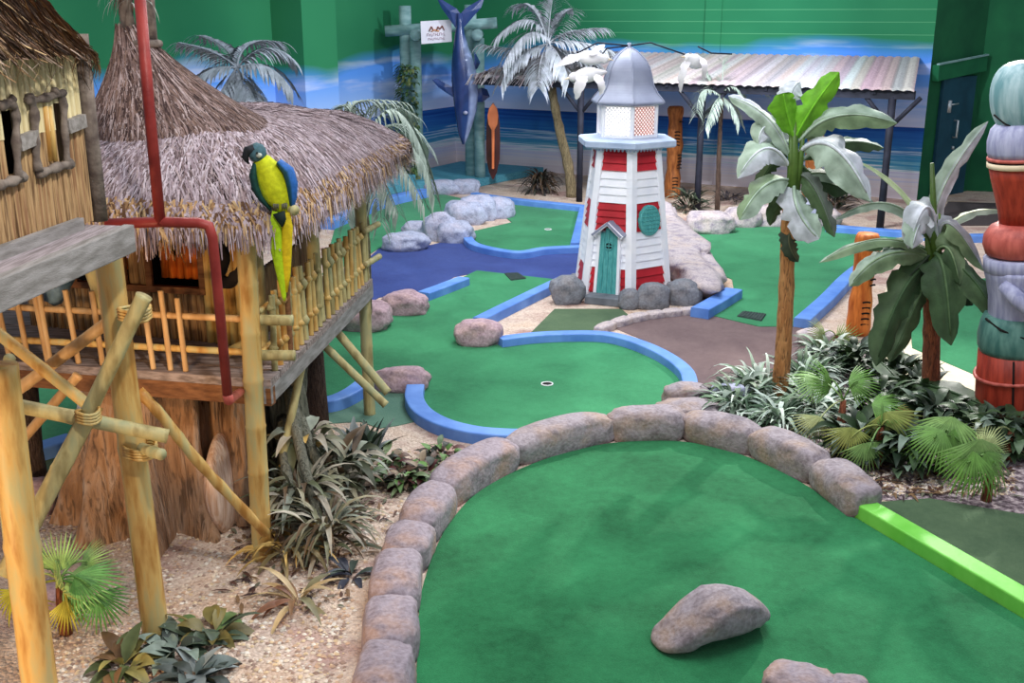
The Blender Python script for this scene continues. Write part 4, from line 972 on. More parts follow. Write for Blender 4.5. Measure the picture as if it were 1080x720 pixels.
banana('banana tree with two upright bright green leaves, rising from the variegated plants', (821, 424), (835, 205), 8.3, .062, [
    ((836, 150), (858, 112), (885, 76), .20, BG, BG, ff_, -.1),
    ((838, 148), (830, 118), (826, 98), .21, BG, BG, ff_, -.15),
    ((832, 110), (836, 94), (844, 86), .2, WW, WW, fc_, .1),
    ((834, 168), (812, 126), (768, 101), .16, WG, WW, (.3, -.8, .5), -.1),
    ((822, 132), (806, 134), (800, 152), .17, WW, WG, ff_, -.1),
    ((834, 178), (808, 156), (778, 188), .22, WW, WG, fc_, -.25),
    ((834, 190), (806, 196), (780, 232), .2, WG, GG, fc_, -.35),
    ((842, 150), (884, 122), (946, 130), .2, WG, GG, (.1, -.8, .5), -.1),
    ((843, 160), (880, 156), (918, 212), .33, WW, WG, fc_, -.3),
    ((844, 170), (890, 150), (932, 156), .16, WG, DG2, fc_, .2),
    ((838, 190), (842, 222), (864, 252), .26, WG, WW, ff_, -.3),
    ((842, 184), (860, 200), (880, 250), .15, G(96, 104, 96), DG2, ff_, -.2),
    ((838, 235), (832, 255), (842, 276), .14, G(86, 86, 60), DK, ff_, -.1),
    ((832, 150), (816, 148), (806, 172), .2, WG, WW, ff_, .3),
    ((846, 175), (868, 190), (896, 200), .18, DG2, DG, fc_, .3),
    ((838, 140), (852, 132), (862, 150), .2, WG, GG, ff_, .3),
    ((836, 196), (822, 214), (812, 238), .14, DG, DG2, ff_, .2),
    ((842, 186), (884, 186), (922, 214), .13, DG2, WG, fc_, .25),
    ((834, 160), (812, 176), (796, 208), .13, DG, GG, ff_, .25)],
    [((835, 225), (838, 120), .045), ((838, 215), (848, 130), .03), ((832, 215), (834, 135), .03)], 'bananat')
banana('banana tree with large drooping dark green leaves beside the totem pole', (979, 432), (984, 285), 8.6, .066, [
    ((990, 262), (978, 218), (958, 262), .25, WW, WW, fc_, -.25),
    ((984, 226), (972, 232), (962, 262), .2, WW, WG, ff_, -.3),
    ((985, 272), (930, 252), (864, 277), .13, GG, WG, up_, -.2),
    ((985, 268), (950, 256), (905, 262), .12, DG, DG2, fc_, .2),
    ((984, 272), (936, 268), (896, 302), .19, GG, WG, fc_, -.35),
    ((982, 276), (950, 312), (924, 386), .27, DG, DG2, ff_, -.3),
    ((984, 280), (962, 330), (938, 382), .18, DG2, GG, ff_, -.15),
    ((984, 268), (996, 288), (1003, 364), .30, DG2, DG, ff_, -.35),
    ((990, 262), (1002, 236), (1038, 286), .17, G(150, 152, 160), GG, fc_, -.15),
    ((988, 268), (1022, 290), (1052, 336), .21, DG, DG2, fc_, -.3),
    ((988, 262), (992, 205), (1042, 128), .15, WG, WW, ff_, .1),
    ((990, 262), (1014, 228), (1062, 222), .10, G(190, 200, 164), WG, up_, .2),
    ((986, 262), (955, 205), (906, 170), .08, G(190, 204, 160), G(160, 180, 130), up_, .1),
    ((986, 262), (940, 215), (880, 232), .15, WG, DG2, up_, .4),
    ((984, 270), (1000, 262), (1012, 300), .2, GG, DG, ff_, -.2),
    ((984, 264), (970, 280), (950, 300), .2, DK, DG, ff_, -.1),
    ((986, 270), (1010, 300), (1026, 322), .17, DG, DK, ff_, -.1)],
    [((985, 300), (983, 172), .036), ((988, 290), (990, 225), .035), ((982, 290), (976, 245), .03)], 'bananat2')
# fallen leaves of the palm bed
for i, (a, m_, b, w, lb) in enumerate((((932, 398), (1000, 412), (1072, 446), .36, 'huge dark banana leaf lying across the palm bed before the totem'), ((920, 376), (940, 392), (952, 412), .16, 'dark folded leaf lying beside the cream path'), ((1020, 432), (1060, 446), (1110, 462), .26, 'dark leaf lying at the foot of the totem'))):
    mb = MB(); big_leaf(mb, P(*a, .22), P(*m_, .26), P(*b, .12), w, (0, -.5, .85), G(50, 74, 42), G(66, 92, 54), seed=i*3+2, fold=-.35, wave=.14)
    tag(mb.build('fallen_leaf', M['leaf']), lb, 'leaf')
# ------------------------------------------------------------------ totem pole at right
g = P(1074, 452); Yt_ = g.y
def tz(y): return PY(1074, y, Yt_-.25).z
tk = thing('totem_pole', 'tall painted totem pole with a pale oval head at the right edge', 'totem pole', g)
kx = slant(Vector((g.x, Yt_, 1.2)))/F
def lt(nm, pr, m, fn=None, n=36):
    mb = MB(); top = 0
    prof = [(r*kx, max(0, tz(y))) for r, y in pr]; lathe(mb, g, [(0.001, prof[0][1])]+prof+[(0.001, prof[-1][1])], n, fn=fn, cap=False); return mb.build(nm, M[m], tk)
lt('base_drum', [(46, 470), (45, 440), (44, 410), (42, 378)], 'rawred', lambda a, z: 1-.04*(abs(math.sin(a*4)) < .12))
mb = MB(); q = [g+Vector((math.sin(a)*45*kx, -math.cos(a)*45*kx, tz(404)+.01*math.cos(a*2))) for a in [i*2*math.pi/40 for i in range(41)]]; tube(mb, q, .014, 8); mb.build('rope_ring', M['redball'], tk)
mb = MB()
for a in (-.55, -.25, .15, .6): tube(mb, [g+Vector((math.sin(a)*45*kx, -math.cos(a)*45*kx, tz(y)+.0)) for y in (440, 420, 400, 378)], .008, 5)
mb.build('groove', M['dark'], tk)
lt('teal_collar', [(40, 380), (43, 372), (43, 360), (40, 346), (36, 338)], 'tealw')
lt('beak_block', [(32, 352), (34, 340), (34, 320), (37, 300), (39, 292), (38, 288)], 'lav', lambda a, z: 1+.06*math.cos(a*2))
mb = MB()
for sg in (-1, 1):
    tube(mb, [g+Vector((math.sin(a)*r*kx, -math.cos(a)*r*kx, tz(y))) for a, y, r in ((sg*1.3-.2, 340, 38.5), (sg*.7-.2, 347, 41), (-.2, 356, 43.2))], .009, 6)
mb.build('carved_line', M['dark'], tk)
mb = MB()
for sg in (-1, 1):
    pts = [g+Vector((math.sin(a)*r*kx, -math.cos(a)*r*kx, tz(y))) for a, r, y in ((sg*.9, 36, 300), (sg*.5, 44, 312), (0, 50, 332), (0, 40, 350))]; tube(mb, pts, [.05, .06, .05, .012], 12)
mb.build('carved_beak', M['lav'], tk)
lt('lavender_ring', [(35, 292), (38, 290), (38, 277), (35, 275)], 'lav')
lt('red_ball', [(24, 277), (36, 272), (39, 262), (38, 252), (32, 243), (24, 239)], 'redball')
lt('red_cone', [(23, 241), (25, 225), (32, 190), (34, 177)], 'rawred')
lt('cream_band', [(34, 178), (36, 177), (36, 172), (34, 171)], 'creamw')
lt('dark_band', [(34.5, 173), (35, 172), (35, 170), (34, 169)], 'dark')
lt('upper_band', [(34, 170), (36, 169.5), (36, 166.5), (34, 166)], 'redball')
lt('lavender_block', [(34, 167), (36, 160), (36, 148), (33, 136), (26, 128)], 'lav')
mb = MB(); c0, c1 = tz(144), tz(62); n = 20; prof = []
for i in range(n+1):
    u = i/n; ph = -math.pi/2+math.pi*u; r = 34*kx*math.cos(ph)**.62*(1+.06*math.sin(ph)) if 0 < u < 1 else .001; prof.append((r, lerp(c0, c1, (math.sin(ph)+1)/2)))
lathe(mb, g, prof, 36, fn=lambda a, z: 1-.07*math.exp(-((a % (2*math.pi)-6.05)/.12)**2)*(1 if c0+.18 < z < c1-.12 else 0), cap=False); hd = mb.build('oval_head', M['aqua'], tk)
mb = MB(); a_ = -.22; tube(mb, [g+Vector((math.sin(a_)*33.5*kx, -math.cos(a_)*33.5*kx, z)) for z in (lerp(c0, c1, .48), lerp(c0, c1, .62), lerp(c0, c1, .72))], [.004, .012, .004], 6); mb.build('carved_slit', M['dark'], hd)
mb = MB(); pts = [g+Vector((math.sin(a)*r*kx, -math.cos(a)*r*kx, tz(y))) for a, y, r in ((-1.5, 118, 33), (-1.1, 128, 29), (-.6, 134, 25), (0, 137, 22), (.6, 134, 25), (1.2, 126, 30))]; tube(mb, pts, .007, 6); mb.build('carved_line', M['dark'], hd)
tk.rotation_euler = (0, -.111, 0)
# ------------------------------------------------------------------ planting at right
VC = [G(160, 182, 160), G(206, 218, 204), G(96, 124, 92), G(58, 84, 60), G(184, 198, 188)]
for i, (x, y, w, n, lb) in enumerate(((778, 440, .2, 60, 'arching variegated plant nearest the kerb stones, left of the banana trunk'), (800, 418, .22, 70, 'arching variegated plant directly left of the banana trunk'), (848, 408, .22, 70, 'arching variegated plant right of the banana trunk'), (858, 442, .22, 70, 'arching variegated plant before the banana trunk, beside a yellowish fan palm leaf'), (820, 452, .2, 60, 'dark centred variegated plant behind the kerb stones below the banana trunk'), (873, 385, .2, 55, 'arching variegated plant at the back near the orange post'))):
    tuft('variegated_plant', lb, x, y, .12, w*1.3, int(n*2.1), VC, .34, .04, 2.1, 1.1, m='leafw', group='variegated arching plants', peak=.3)
for i, (x, y, lb) in enumerate(((772, 428, 'broad leaved dark shoot at the left end of the plant bed'), (925, 440, 'dark broad leaves between the fan palms behind the kerb end'), (900, 395, 'dark broad leaves under the orange carved post'), (1062, 478, 'dark broad leaves at the right edge beneath the totem'), (945, 408, 'dark broad leaves beneath the second banana tree'), (985, 455, 'dark broad leaves in the middle of the palm bed'), (1030, 470, 'dark broad leaves behind the front right fan palm'), (905, 482, 'dark leaves low between the kerb stones and the yellowish fan leaves'), (955, 492, 'dark leaves low beside the mulch, under the broad light fan leaf'), (965, 430, 'dark leaves between the second banana trunk and the middle fan palm'))):
    tuft('broadleaf_plant', lb, x, y, .22, .3, 30 if i == 0 else 110, [G(48, 70, 42), G(66, 92, 54), G(94, 116, 86), G(38, 56, 38), G(120, 138, 122)], .24, .08, 1.6, 1.1)
FY = G(176, 188, 104); FG = G(106, 152, 68); FB = G(146, 188, 108); FM = G(198, 210, 146)
def fanpalm(label, px, py, fans, stemh=.2, col=FG, name='fan_palm', sc_=1.0, Z0=0):
    b = P(px, py); t = thing(name, label, 'fan palm', b, None); hub = b+Z*stemh
    mb = MB(); tube(mb, [b, lerp(b, hub, .6), hub], [.035, .03, .02], 8, lump=.2); mb.build('trunk', M['bananat2'], t)
    for i, (x, y, dy, dirx, dirz, r, c) in enumerate(fans):
        fcn = PY(x, y, b.y+dy); mb = MB(); tube(mb, bez(hub, lerp(hub, fcn, .5)+Z*.08, fcn, 6), .006, 5, tuple(v*.8 for v in c)); out = Vector((dirx, -.35, dirz)).normalized()
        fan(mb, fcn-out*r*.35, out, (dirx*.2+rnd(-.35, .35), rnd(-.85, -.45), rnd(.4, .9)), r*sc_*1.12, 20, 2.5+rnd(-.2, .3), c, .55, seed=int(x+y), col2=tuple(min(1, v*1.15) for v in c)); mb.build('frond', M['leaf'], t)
fanpalm('fan palm with bright green spread leaves in the middle of the planting', 885, 470, [(875, 400, .1, -.3, .6, .24, FG), (905, 402, 0, .8, .2, .2, FG), (860, 448, -.2, -.4, -.8, .2, FM), (858, 400, .2, -.9, .2, .2, FB)], .35)
fanpalm('fan palm with yellowish hanging leaves behind the last kerb stones', 925, 492, [(897, 462, -.1, -.2, -.9, .22, FY), (915, 478, -.15, .2, -.9, .21, FB), (940, 448, 0, .3, -.8, .28, FY), (930, 425, .1, .6, .2, .2, FG), (952, 440, .15, .8, -.3, .22, G(120, 110, 50))], .3)
fanpalm('fan palm with a broad light green leaf beside the gravel', 990, 500, [(1000, 455, -.05, -.3, -.6, .32, FB), (985, 462, -.15, -.8, -.4, .26, FG), (1012, 466, -.1, .6, -.6, .26, FG)], .25)
fanpalm('front right fan palm with drooping bright green leaves', 1040, 528, [(1035, 480, -.1, .0, -.9, .3, FB), (1050, 490, -.12, .6, -.7, .28, FG), (1020, 488, -.12, -.6, -.7, .26, FG), (1042, 468, .1, .1, .8, .14, FM)], .22)
fanpalm('small fan palm with a light leaf near the totem foot', 1062, 486, [(1048, 456, 0, -.5, .3, .17, FM), (1066, 462, .05, .6, .2, .17, FM)], .22)
fanpalm('small yellow green fan palm near the blue kerb behind the banana trunk', 880, 376, [(868, 352, 0, -.4, .5, .2, G(170, 186, 120)), (890, 360, 0, .5, .3, .2, G(140, 170, 90)), (868, 376, -.1, -.6, -.5, .2, G(150, 178, 100)), (890, 390, -.1, .4, -.5, .2, FG)], .2)
# ------------------------------------------------------------------ planting at left
DR_ = [G(122, 122, 96), G(92, 98, 72), G(156, 150, 124), G(104, 84, 62), G(174, 166, 148), G(72, 78, 58), G(140, 146, 130)]
OR_ = [G(180, 144, 80), G(140, 124, 84), G(206, 170, 96), G(120, 86, 62)]
for x, y, hh, n, cols, L, w_, lb in ((318, 556, .3, 130, DR_, .36, .045, 'dense dry strap leaved plant against the roots beside the front hut post'), (345, 580, .2, 120, DR_, .34, .035, 'dry strap leaved plant drooping over the sand right of the front hut post'), (362, 528, .34, 110, DR_, .3, .06, 'dull green plant left of the leafy patch, beneath the bamboo brace'), (305, 588, .08, 46, OR_, .3, .04, 'yellowing strap leaved plant at the foot of the front hut post'), (330, 530, .5, 60, OR_+DR_, .26, .08, 'tall brownish leaved plant beneath the right end of the platform')):
    tuft('strap_leaf_plant', lb, x, y, hh, .22, n, cols, L, w_, 2.0, 1.1, group=None)
for x, y, n, lb in ((372, 495, 34, 'dark pointed leaf clump left, below the grey green carpet patch'), (388, 490, 26, 'upright dark pointed leaves beside the far post foot')):
    tuft('broadleaf_plant', lb, x, y, .12, .14, n, [G(66, 84, 64), G(92, 108, 98), G(136, 144, 144), G(48, 58, 46)], .28, .075, .9, 1.6)
mixd = [G(80, 102, 66), G(104, 80, 66), G(130, 150, 108), G(84, 44, 42), G(156, 138, 116), G(56, 60, 50), G(104, 144, 76)]
for x, y, lb in ((425, 512, 'low mixed leafy bush left, by the sand below the blue hooked kerb'), (450, 508, 'low mixed leafy bush touching the front kerb stones'), (466, 488, 'small reddish leafy bush just above the front kerb stones'), (408, 498, 'small brownish leafy bush nearest the far post')):
    tuft('leafy_bush', lb, x, y, .1, .2, 70 if x != 466 else 40, mixd, .13, .06, 1.6, .8)
tuft('dry_bromeliad', 'brown dried strap leaved plant on the sand before the roots', 315, 640, .06, .05, 16, [G(150, 116, 86), G(186, 162, 120), G(126, 120, 88), G(140, 96, 72)], .32, .05, 1.6, .8)
tuft('bromeliad', 'dark blue grey leaf clump on the sand beside the kerb, right of the dry plant', 372, 608, .02, .06, 12, [G(56, 60, 74), G(84, 90, 100), G(70, 82, 74)], .2, .06, 1.8, .6)
for x, y, L, n, cols, lb in ((185, 690, .2, 26, [G(72, 90, 72), G(120, 136, 124), G(50, 60, 54)], 'grey green broadleaf plant on the sand right of the thick bamboo post foot'), (222, 672, .22, 18, [G(96, 120, 70), G(120, 110, 60), G(84, 100, 80)], 'olive green broadleaf plant between trunk roots and sand'), (130, 706, .2, 22, [G(150, 140, 80), G(90, 100, 60), G(120, 90, 60)], 'yellowish broadleaf plant at the bottom edge beside the thick post'), (205, 720, .22, 22, [G(84, 96, 92), G(130, 140, 140), G(56, 66, 60)], 'blue grey broadleaf plant at the bottom edge of the sand')):
    tuft('broadleaf_plant', lb, x, y, .04, .12, n, cols, L, .09, 1.5, .8)
fanpalm('yellow green fan palm at lower left behind the leaning bamboo pole', 70, 668, [(58, 592, 0, -.2, .9, .2, FB), (82, 610, 0, .8, .2, .24, FB), (95, 618, -.05, .9, -.5, .28, G(100, 160, 80)), (74, 646, -.1, .4, -.9, .2, G(190, 180, 60)), (30, 612, -.05, -.8, -.1, .22, FY), (14, 640, -.1, -.2, -.9, .24, G(160, 160, 40)), (60, 620, -.1, -.1, .2, .18, FY), (92, 592, .1, .7, .6, .18, FB), (36, 590, .1, -.6, .7, .2, FB), (110, 640, -.05, .6, -.8, .22, G(90, 146, 70))], .3, sc_=.82)
# loose leaf litter and pebbles nobody could count
mb = MB()
for i in range(7500):
    if i % 4 != 3: p = P(rnd(20, 480), 450+290*rnd(0, 1)**.8)
    else: p = P(rnd(890, 1070), rnd(497, 522))
    q, n_ = None, None
    d = min((p-v).length for v in ip[::6])
    if d < .36: continue
    if p.x > -1.2 and p.y > 7.0 and p.x < 0 : 
        if p.y > 7.35: continue
    s = rnd(.006, .016); a = rnd(0, 3.14); c = R_.choice((G(232, 214, 192), G(205, 172, 146), G(240, 230, 216), G(166, 140, 126), G(222, 196, 160)))
    vs = [p+Vector((math.cos(a+k*1.57)*s*(1.3 if k % 2 else 1), math.sin(a+k*1.57)*s, .002)) for k in range(4)]+[p+Vector((0, 0, s*.9))]
    mb.add(vs, [(0, 1, 4), (1, 2, 4), (2, 3, 4), (3, 0, 4)], c)
mb.build('pebbles', M['thatch'], origin=(0, 5, 0)); tag(bpy.data.objects['pebbles'], 'loose pale pebbles strewn over the sandy beds', 'pebbles', kind='stuff')
mb = MB()
for i in range(420):
    p = P(rnd(240, 430), rnd(500, 640)) if i % 2 else P(rnd(890, 1070), rnd(490, 524))
    if min((p-v).length for v in ip[::6]) < .34: continue
    a = rnd(0, 6.28); blade(mb, p+Z*.012, (math.cos(a), math.sin(a), .15), rnd(.05, .13), rnd(.015, .03), .5, R_.choice((G(90, 60, 50), G(130, 100, 70), G(60, 44, 44), G(110, 110, 90))), 3)
mb.build('leaf_litter', M['leaf'], origin=(0, 5, 0)); tag(bpy.data.objects['leaf_litter'], 'dry brown leaf litter scattered under the plants', 'leaf litter', kind='stuff')
# ------------------------------------------------------------------ treehouse platform
ZD = 1.08
A = P(285, 401, ZD); D = P(393, 294, ZD); B = P(0, 380, ZD); U = (D-A).normalized(); V = (B-A).normalized()
LU = (D-A).length; LV = 2.3; E_ = A+V*LV; 
def dk(v, u, z=0): return A+V*v+U*u+Z*z
th = thing('treehouse', 'bamboo treehouse with a thatched roof on a railed platform', 'treehouse', Vector((A.x, A.y, 0)))
mb = MB(); vs = []; nb = 14
for j in range(nb):
    u0, u1 = LU*j/nb+.004, LU*(j+1)/nb-.004
    if j % 1 == 0:
        q = [dk(v, u, z) for z in (-.05, rnd(-.004, .004)) for v, u in ((0, u0), (0, u1), (LV, u1), (LV, u0))]
        mb.add(q, [(0, 1, 2, 3), (7, 6, 5, 4), (0, 4, 5, 1), (1, 5, 6, 2), (2, 6, 7, 3), (3, 7, 4, 0)])
mb.build('platform', M['deckw'], th, smooth=False)
mb = MB(); beam(mb, dk(-.0, .03, -.1), dk(LV, .03, -.1), .06, .1); mb.build('front_fascia', M['edge'], th, smooth=False)
mb = MB(); beam(mb, dk(.03, -.0, -.09), dk(.03, LU, -.09), .06, .1); mb.build('side_fascia', M['plank_y'], th, smooth=False)
def post(a, b, r, m, par, nm='bamboo_post', **k): mb = MB(); bamboo(mb, a, b, r, **k); return mb.build(nm, M[m], par)
g1 = P(277, 588); t1 = PY(259, 246, g1.y); post(g1, t1, .058, 'bamboo', th, r2=.052)
g3 = P(390, 437); t3 = PY(378, 172, g3.y); post(g3, t3, .046, 'bamboo_g', th)
b2 = P(332, 338, ZD)-V*.03; post(b2, PY(325, 198, b2.y), .044, 'bamboo_g', th)
b6 = dk(.93, .12); post(b6-Z*.02, PY(89, 262, b6.y), .045, 'bamboo_g', th)
post(dk(.18, .42), dk(.18, .42)+Z*.75, .03, 'bamboo_g', th)
# railings
def rail(a, b, r=.024, m='bamboo'): mb = MB(); bamboo(mb, a, b, r, node=.2); mb.build('rail', M[m], th)
rail(dk(.1, .07, .13), dk(LV, .07, .1), .02); rail(dk(.1, .07, .32), dk(LV, .07, .30), .02, 'bamboo_o')
rail(dk(.075, .05, .13), dk(.075, LU-.02, .13), .017); rail(dk(.075, .1, .36), dk(.075, LU-.02, .38), .017)
for z_ in (.14, .39): rail(dk(.02, LU-.16, z_), dk(-.02, LU+.16, z_), .024, 'bamboo_g')
for z_ in (.13, .33): rail(dk(.12, .02, z_), dk(-.13, .07, z_), .03, 'bamboo_g')
for x, y in ((218, 378), (196, 381), (173, 383), (151, 380), (122, 378), (76, 370), (59, 377), (38, 376), (18, 375), (0, 374), (98, 376)):
    p = P(x, y, ZD); d = (p-A); v = d.dot(V); b = dk(v*1.0, .05); tilt = Vector((rnd(-.03, .01), 0, 0)); h = .44+rnd(-.03, .03)
    mb = MB(); bamboo(mb, b+tilt*.2, b+Z*h+tilt+Vector((-.02, 0, 0)), .016, node=.16); mb.build('picket', M['bamboo_o'], th)
n = 22
for i in range(n):
    u = .17+(LU-.28)*i/(n-1); b = dk(.03, u); h = .45+rnd(-.02, .04)
    if abs(u-(b2-A).dot(U)) < .06: continue
    mb = MB(); bamboo(mb, b, b+Z*h+V*rnd(-.01, .03), .018, node=.12)
    for zk in (.13, .36): tube(mb, [b+Z*(zk-.025+rnd(-.02, .02)), b+Z*zk, b+Z*(zk+.03)], [.012, .03, .012], 8)
    mb.build('picket', M['bamboo' if i % 3 else 'bamboo_g'], th)
for x, y in ((241, 372), ): 
    p = P(x, y+8, ZD); mb = MB(); bamboo(mb, p+Z*.05, p+Vector((.12, -.02, .11)), .03, node=.12); mb.build('bamboo_stub', M['bamboo_g'], th)
# hut body under the roof
def panel(v0, v1, u0, u1, z0, z1, m, nm='wall_panel', par=None, th_=.03):
    mb = MB(); a, b = dk(v0, u0), dk(v1, u1); nn = max(1, int((b-a).length/.05))
    for i in range(nn):
        p, q = lerp(a, b, (i+.5)/nn), None; tube(mb, [p+Z*z0, p+Z*z1], (b-a).length/nn*.52, 6)
    return mb.build(nm, M[m], par or th)
uf = .62
panel(.34, .62, uf-.05, uf, 0, .8, 'bamboo'); panel(.62, 1.9, uf, uf+.1, 0, .32, 'slats'); 
panel(.98, 1.12, uf+.02, uf+.02, .32, .8, 'slats'); panel(1.5, 1.9, uf+.04, uf+.06, .32, .8, 'slats'); panel(.62, 1.9, uf+.02, uf+.06, .72, .95, 'slats')
panel(.34, .36, uf, LU-.25, 0, .4, 'slats'); panel(.36, .34, 1.7, LU-.25, .4, .85, 'slats')
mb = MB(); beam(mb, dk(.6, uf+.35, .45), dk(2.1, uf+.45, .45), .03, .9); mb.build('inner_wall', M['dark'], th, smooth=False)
for v0, v1, z0, z1 in ((.64, .95, .36, .62), (1.16, 1.3, .40, .80), (1.34, 1.46, .36, .74)):
    panel(v0, v1, uf+.12, uf+.12, z0, z1, 'orange', 'shutter')
mb = MB()
for v in (.62, .97, 1.14, 1.48): beam(mb, dk(v, uf-.02, .3), dk(v, uf-.02, .8), .035, .035)
beam(mb, dk(.6, uf-.02, .32), dk(1.5, uf-.02, .32), .04, .04); beam(mb, dk(.6, uf-.02, .64), dk(.97, uf-.02, .64), .03, .05); mb.build('window_frame', M['edge'], th, smooth=False)
mb = MB(); tube(mb, catmull([PY(232, 250, 6.1), PY(236, 275, 6.05), PY(232, 292, 6.0), PY(240, 298, 5.98), PY(256, 284, 5.9), PY(262, 262, 5.88)], 4), .035, 8, lump=.4); mb.build('gnarled_bracket', M['dark'], th)
post(dk(.02, .42, .02), dk(.02, .42, .82), .022, 'edge', th, 'dark_post')
# roof: low skirt and steep crown, strands over an opaque underlayer
VC0, UC0, ra, rb, EX = 1.06, 1.71, 1.27, 2.03, 5.5; DET = V.x*U.y-V.y*U.x
def loc_(x, y): d = Vector((x-A.x, y-A.y, 0)); return (d.x*U.y-d.y*U.x)/DET-VC0, (V.x*d.y-V.y*d.x)/DET-UC0
def wld(a, b): q = A+V*(a+VC0)+U*(b+UC0); return q.x, q.y
def sof(x, y): a, b = loc_(x, y); return (abs(a/ra)**EX+abs(b/rb)**EX)**(1/EX)
def zr(x, y):
    s = sof(x, y); n_ = .035*noise.noise(Vector((x*2.2, y*2.2, 1)))
    return (1.96+.38*(1-s**3.6) if s < 1 else 1.96-(s-1)*3.2)+n_*(1 if s < 1 else .3)
AX = Vector((-2.36, 6.95, 0)); BX = Vector((-2.18, 7.0, 0))
def rs_(an, s):
    c, sn = math.cos(an), math.sin(an); k = (abs(c)**EX+abs(sn)**EX)**(-1/EX); return wld(ra*c*k*s, rb*sn*k*s)
mb = MB(); n = 72; rows = [.02, .2, .4, .6, .75, .87, .95, 1.0]; vs = []; fs = []
for s in rows:
    for k in range(n): x, y = rs_(k*2*math.pi/n, s); vs.append((x, y, zr(x, y)-.02))
for x, y, z in list(vs[-n:]): 
    pass
for k in range(n): x, y = rs_(k*2*math.pi/n, .93); vs.append((x, y, 1.9))
for k in range(n): x, y = rs_(k*2*math.pi/n, .3); vs.append((x, y, 1.98))
for i in range(len(rows)+1):
    for k in range(n): fs.append((i*n+k, i*n+(k+1) % n, (i+1)*n+(k+1) % n, (i+1)*n+k))
fs.append(tuple(reversed(range(n)))); mb.add(vs, fs); mb.build('roof_underlayer', M['under'], th)
LIL = [G(168, 152, 158), G(182, 166, 172), G(150, 132, 138), G(194, 180, 186), G(136, 116, 118), G(164, 146, 146), G(112, 94, 94)]
TAN = [G(150, 116, 82), G(178, 144, 104), G(120, 90, 64), G(196, 166, 124), G(96, 70, 52)]
def roofstrands(mb, N, f, smin, smax, L0, L1, cols, w=.016, lift=.03, jit=.35):
    for i in range(N):
        an = rnd(0, 6.2832); s = rnd(smin, smax)**.75 if smin == 0 else rnd(smin, smax); x, y = f(an, s); cx, cy = f(an, max(.0, s-.03)); d = Vector((x-cx, y-cy, 0))
        if d.length < 1e-5: continue
        d.normalize(); a = rnd(-jit, jit); d = Matrix.Rotation(a, 3, 'Z') @ d; L = rnd(L0, L1); pts = []; z_ = None; zmin = 1.93-rnd(.02, .13)*(1 if s > .9 else .6)
        for k in range(4):
            q = Vector((x, y, 0))+d*L*k/3; z = zr(q.x, q.y)
            if z_ is not None and z < z_-L/3: q = pts[-1]+d*L*.06; q.z = 0; z = z_-L/3*.95
            z = max(z, zmin-k*.004); z_ = z; pts.append(Vector((q.x, q.y, z+lift*rnd(.2, 1)*(1-k*.12))))
        gx = (zr(x+.02, y)-zr(x-.02, y))/.04; gy = (zr(x, y+.02)-zr(x, y-.02))/.04; strand(mb, pts, w*rnd(.6, 1.5), Vector((-gx, -gy, 1)).normalized(), R_.choice(cols))
mb = MB(); roofstrands(mb, 30000, rs_, 0, .97, .16, .36, LIL, .0095, .03, .3); mb.build('thatch_skirt', M['thatch'], th)
mb = MB(); roofstrands(mb, 7500, rs_, .93, 1.0, .08, .2, TAN+LIL[:3], .012, .04, .6); mb.build('thatch_fringe', M['thatch'], th)
mb = MB()
for i in range(36):
    p = PY(180+rnd(-6, 6), 230+rnd(-6, 6), 5.72); strand(mb, [p, p-Z*.1+Vector((rnd(-.02, .02), 0, 0)), p-Z*rnd(.16, .22)+Vector((rnd(-.04, .04), 0, 0))], .012, Vector((0, -1, 0)), R_.choice(TAN))
mb.build('thatch_tuft', M['thatch'], th)
# crown
def cr(an, u):      # u 0 apex .. 1 hem
    r = .06+.53*u**1.2; c = lerp(AX, BX, u); zz = 2.93-.6*u**.85; e = 1.0 if math.cos(an) > 0 else .8
    return Vector((c.x+math.cos(an)*r*e, c.y+math.sin(an)*r*1.05, zz))
mb = MB(); n = 40; vs = []; fs = []; ro = [0, .12, .25, .4, .55, .7, .85, 1, 1.06]
for u in ro:
    for k in range(n): q = cr(k*2*math.pi/n, u); vs.append(q-Z*.02)
for i in range(len(ro)-1):
    for k in range(n): fs.append((i*n+k, i*n+(k+1) % n, (i+1)*n+(k+1) % n, (i+1)*n+k))
fs.append(tuple(reversed(range(n)))); mb.add(vs, [tuple(reversed(f)) for f in fs]); mb.build('crown_underlayer', M['under'], th)
CRW = [G(120, 98, 92), G(150, 126, 120), G(92, 72, 66), G(176, 156, 152), G(70, 54, 52), G(134, 108, 96)]
mb = MB()
for i in range(11000):
    an = rnd(0, 6.2832); u = rnd(0, 1)**.7; L = rnd(.2, .45); j = rnd(-.12, .12); pts = []
    for k in range(4):
        uu = u+L*k/3/.8; q = cr(an+j*k/3/max(.3, u), min(uu, 1.12)); 
        if uu > 1.0: q = q+Z*(-.25*(uu-1.0))
        pts.append(q+Z*.025*rnd(.2, 1)+(q-Vector((AX.x, AX.y, q.z))).normalized()*.015)
    strand(mb, pts, .0105*rnd(.6, 1.4), (q-Vector((AX.x, AX.y, 2.0))).normalized(), R_.choice(CRW))
mb.build('thatch_crown', M['thatch'], th)
tp = PY(150, 46, 6.95)
mb = MB(); ring = [tp+Vector((math.cos(a)*.1, math.sin(a)*.1, .0)) for a in [i*.393 for i in range(17)]]; tube(mb, ring, .025, 8, lump=.2); mb.build('rope_ring', M['gnarl'], th)
mb = MB(); tube(mb, [tp-Z*.05+Vector((.045, 0, 0)), PY(156, 10, 6.95), PY(154, -30, 6.95)], [.05, .045, .04], 10, lump=.2); tube(mb, [tp-Z*.05-Vector((.06, 0, 0)), PY(133, 10, 6.95), PY(134, -30, 6.95)], [.045, .04, .04], 10, lump=.3); mb.build('top_pole', M['gnarl'], th)
mb = MB(); c = PY(136, -6, 6.9)
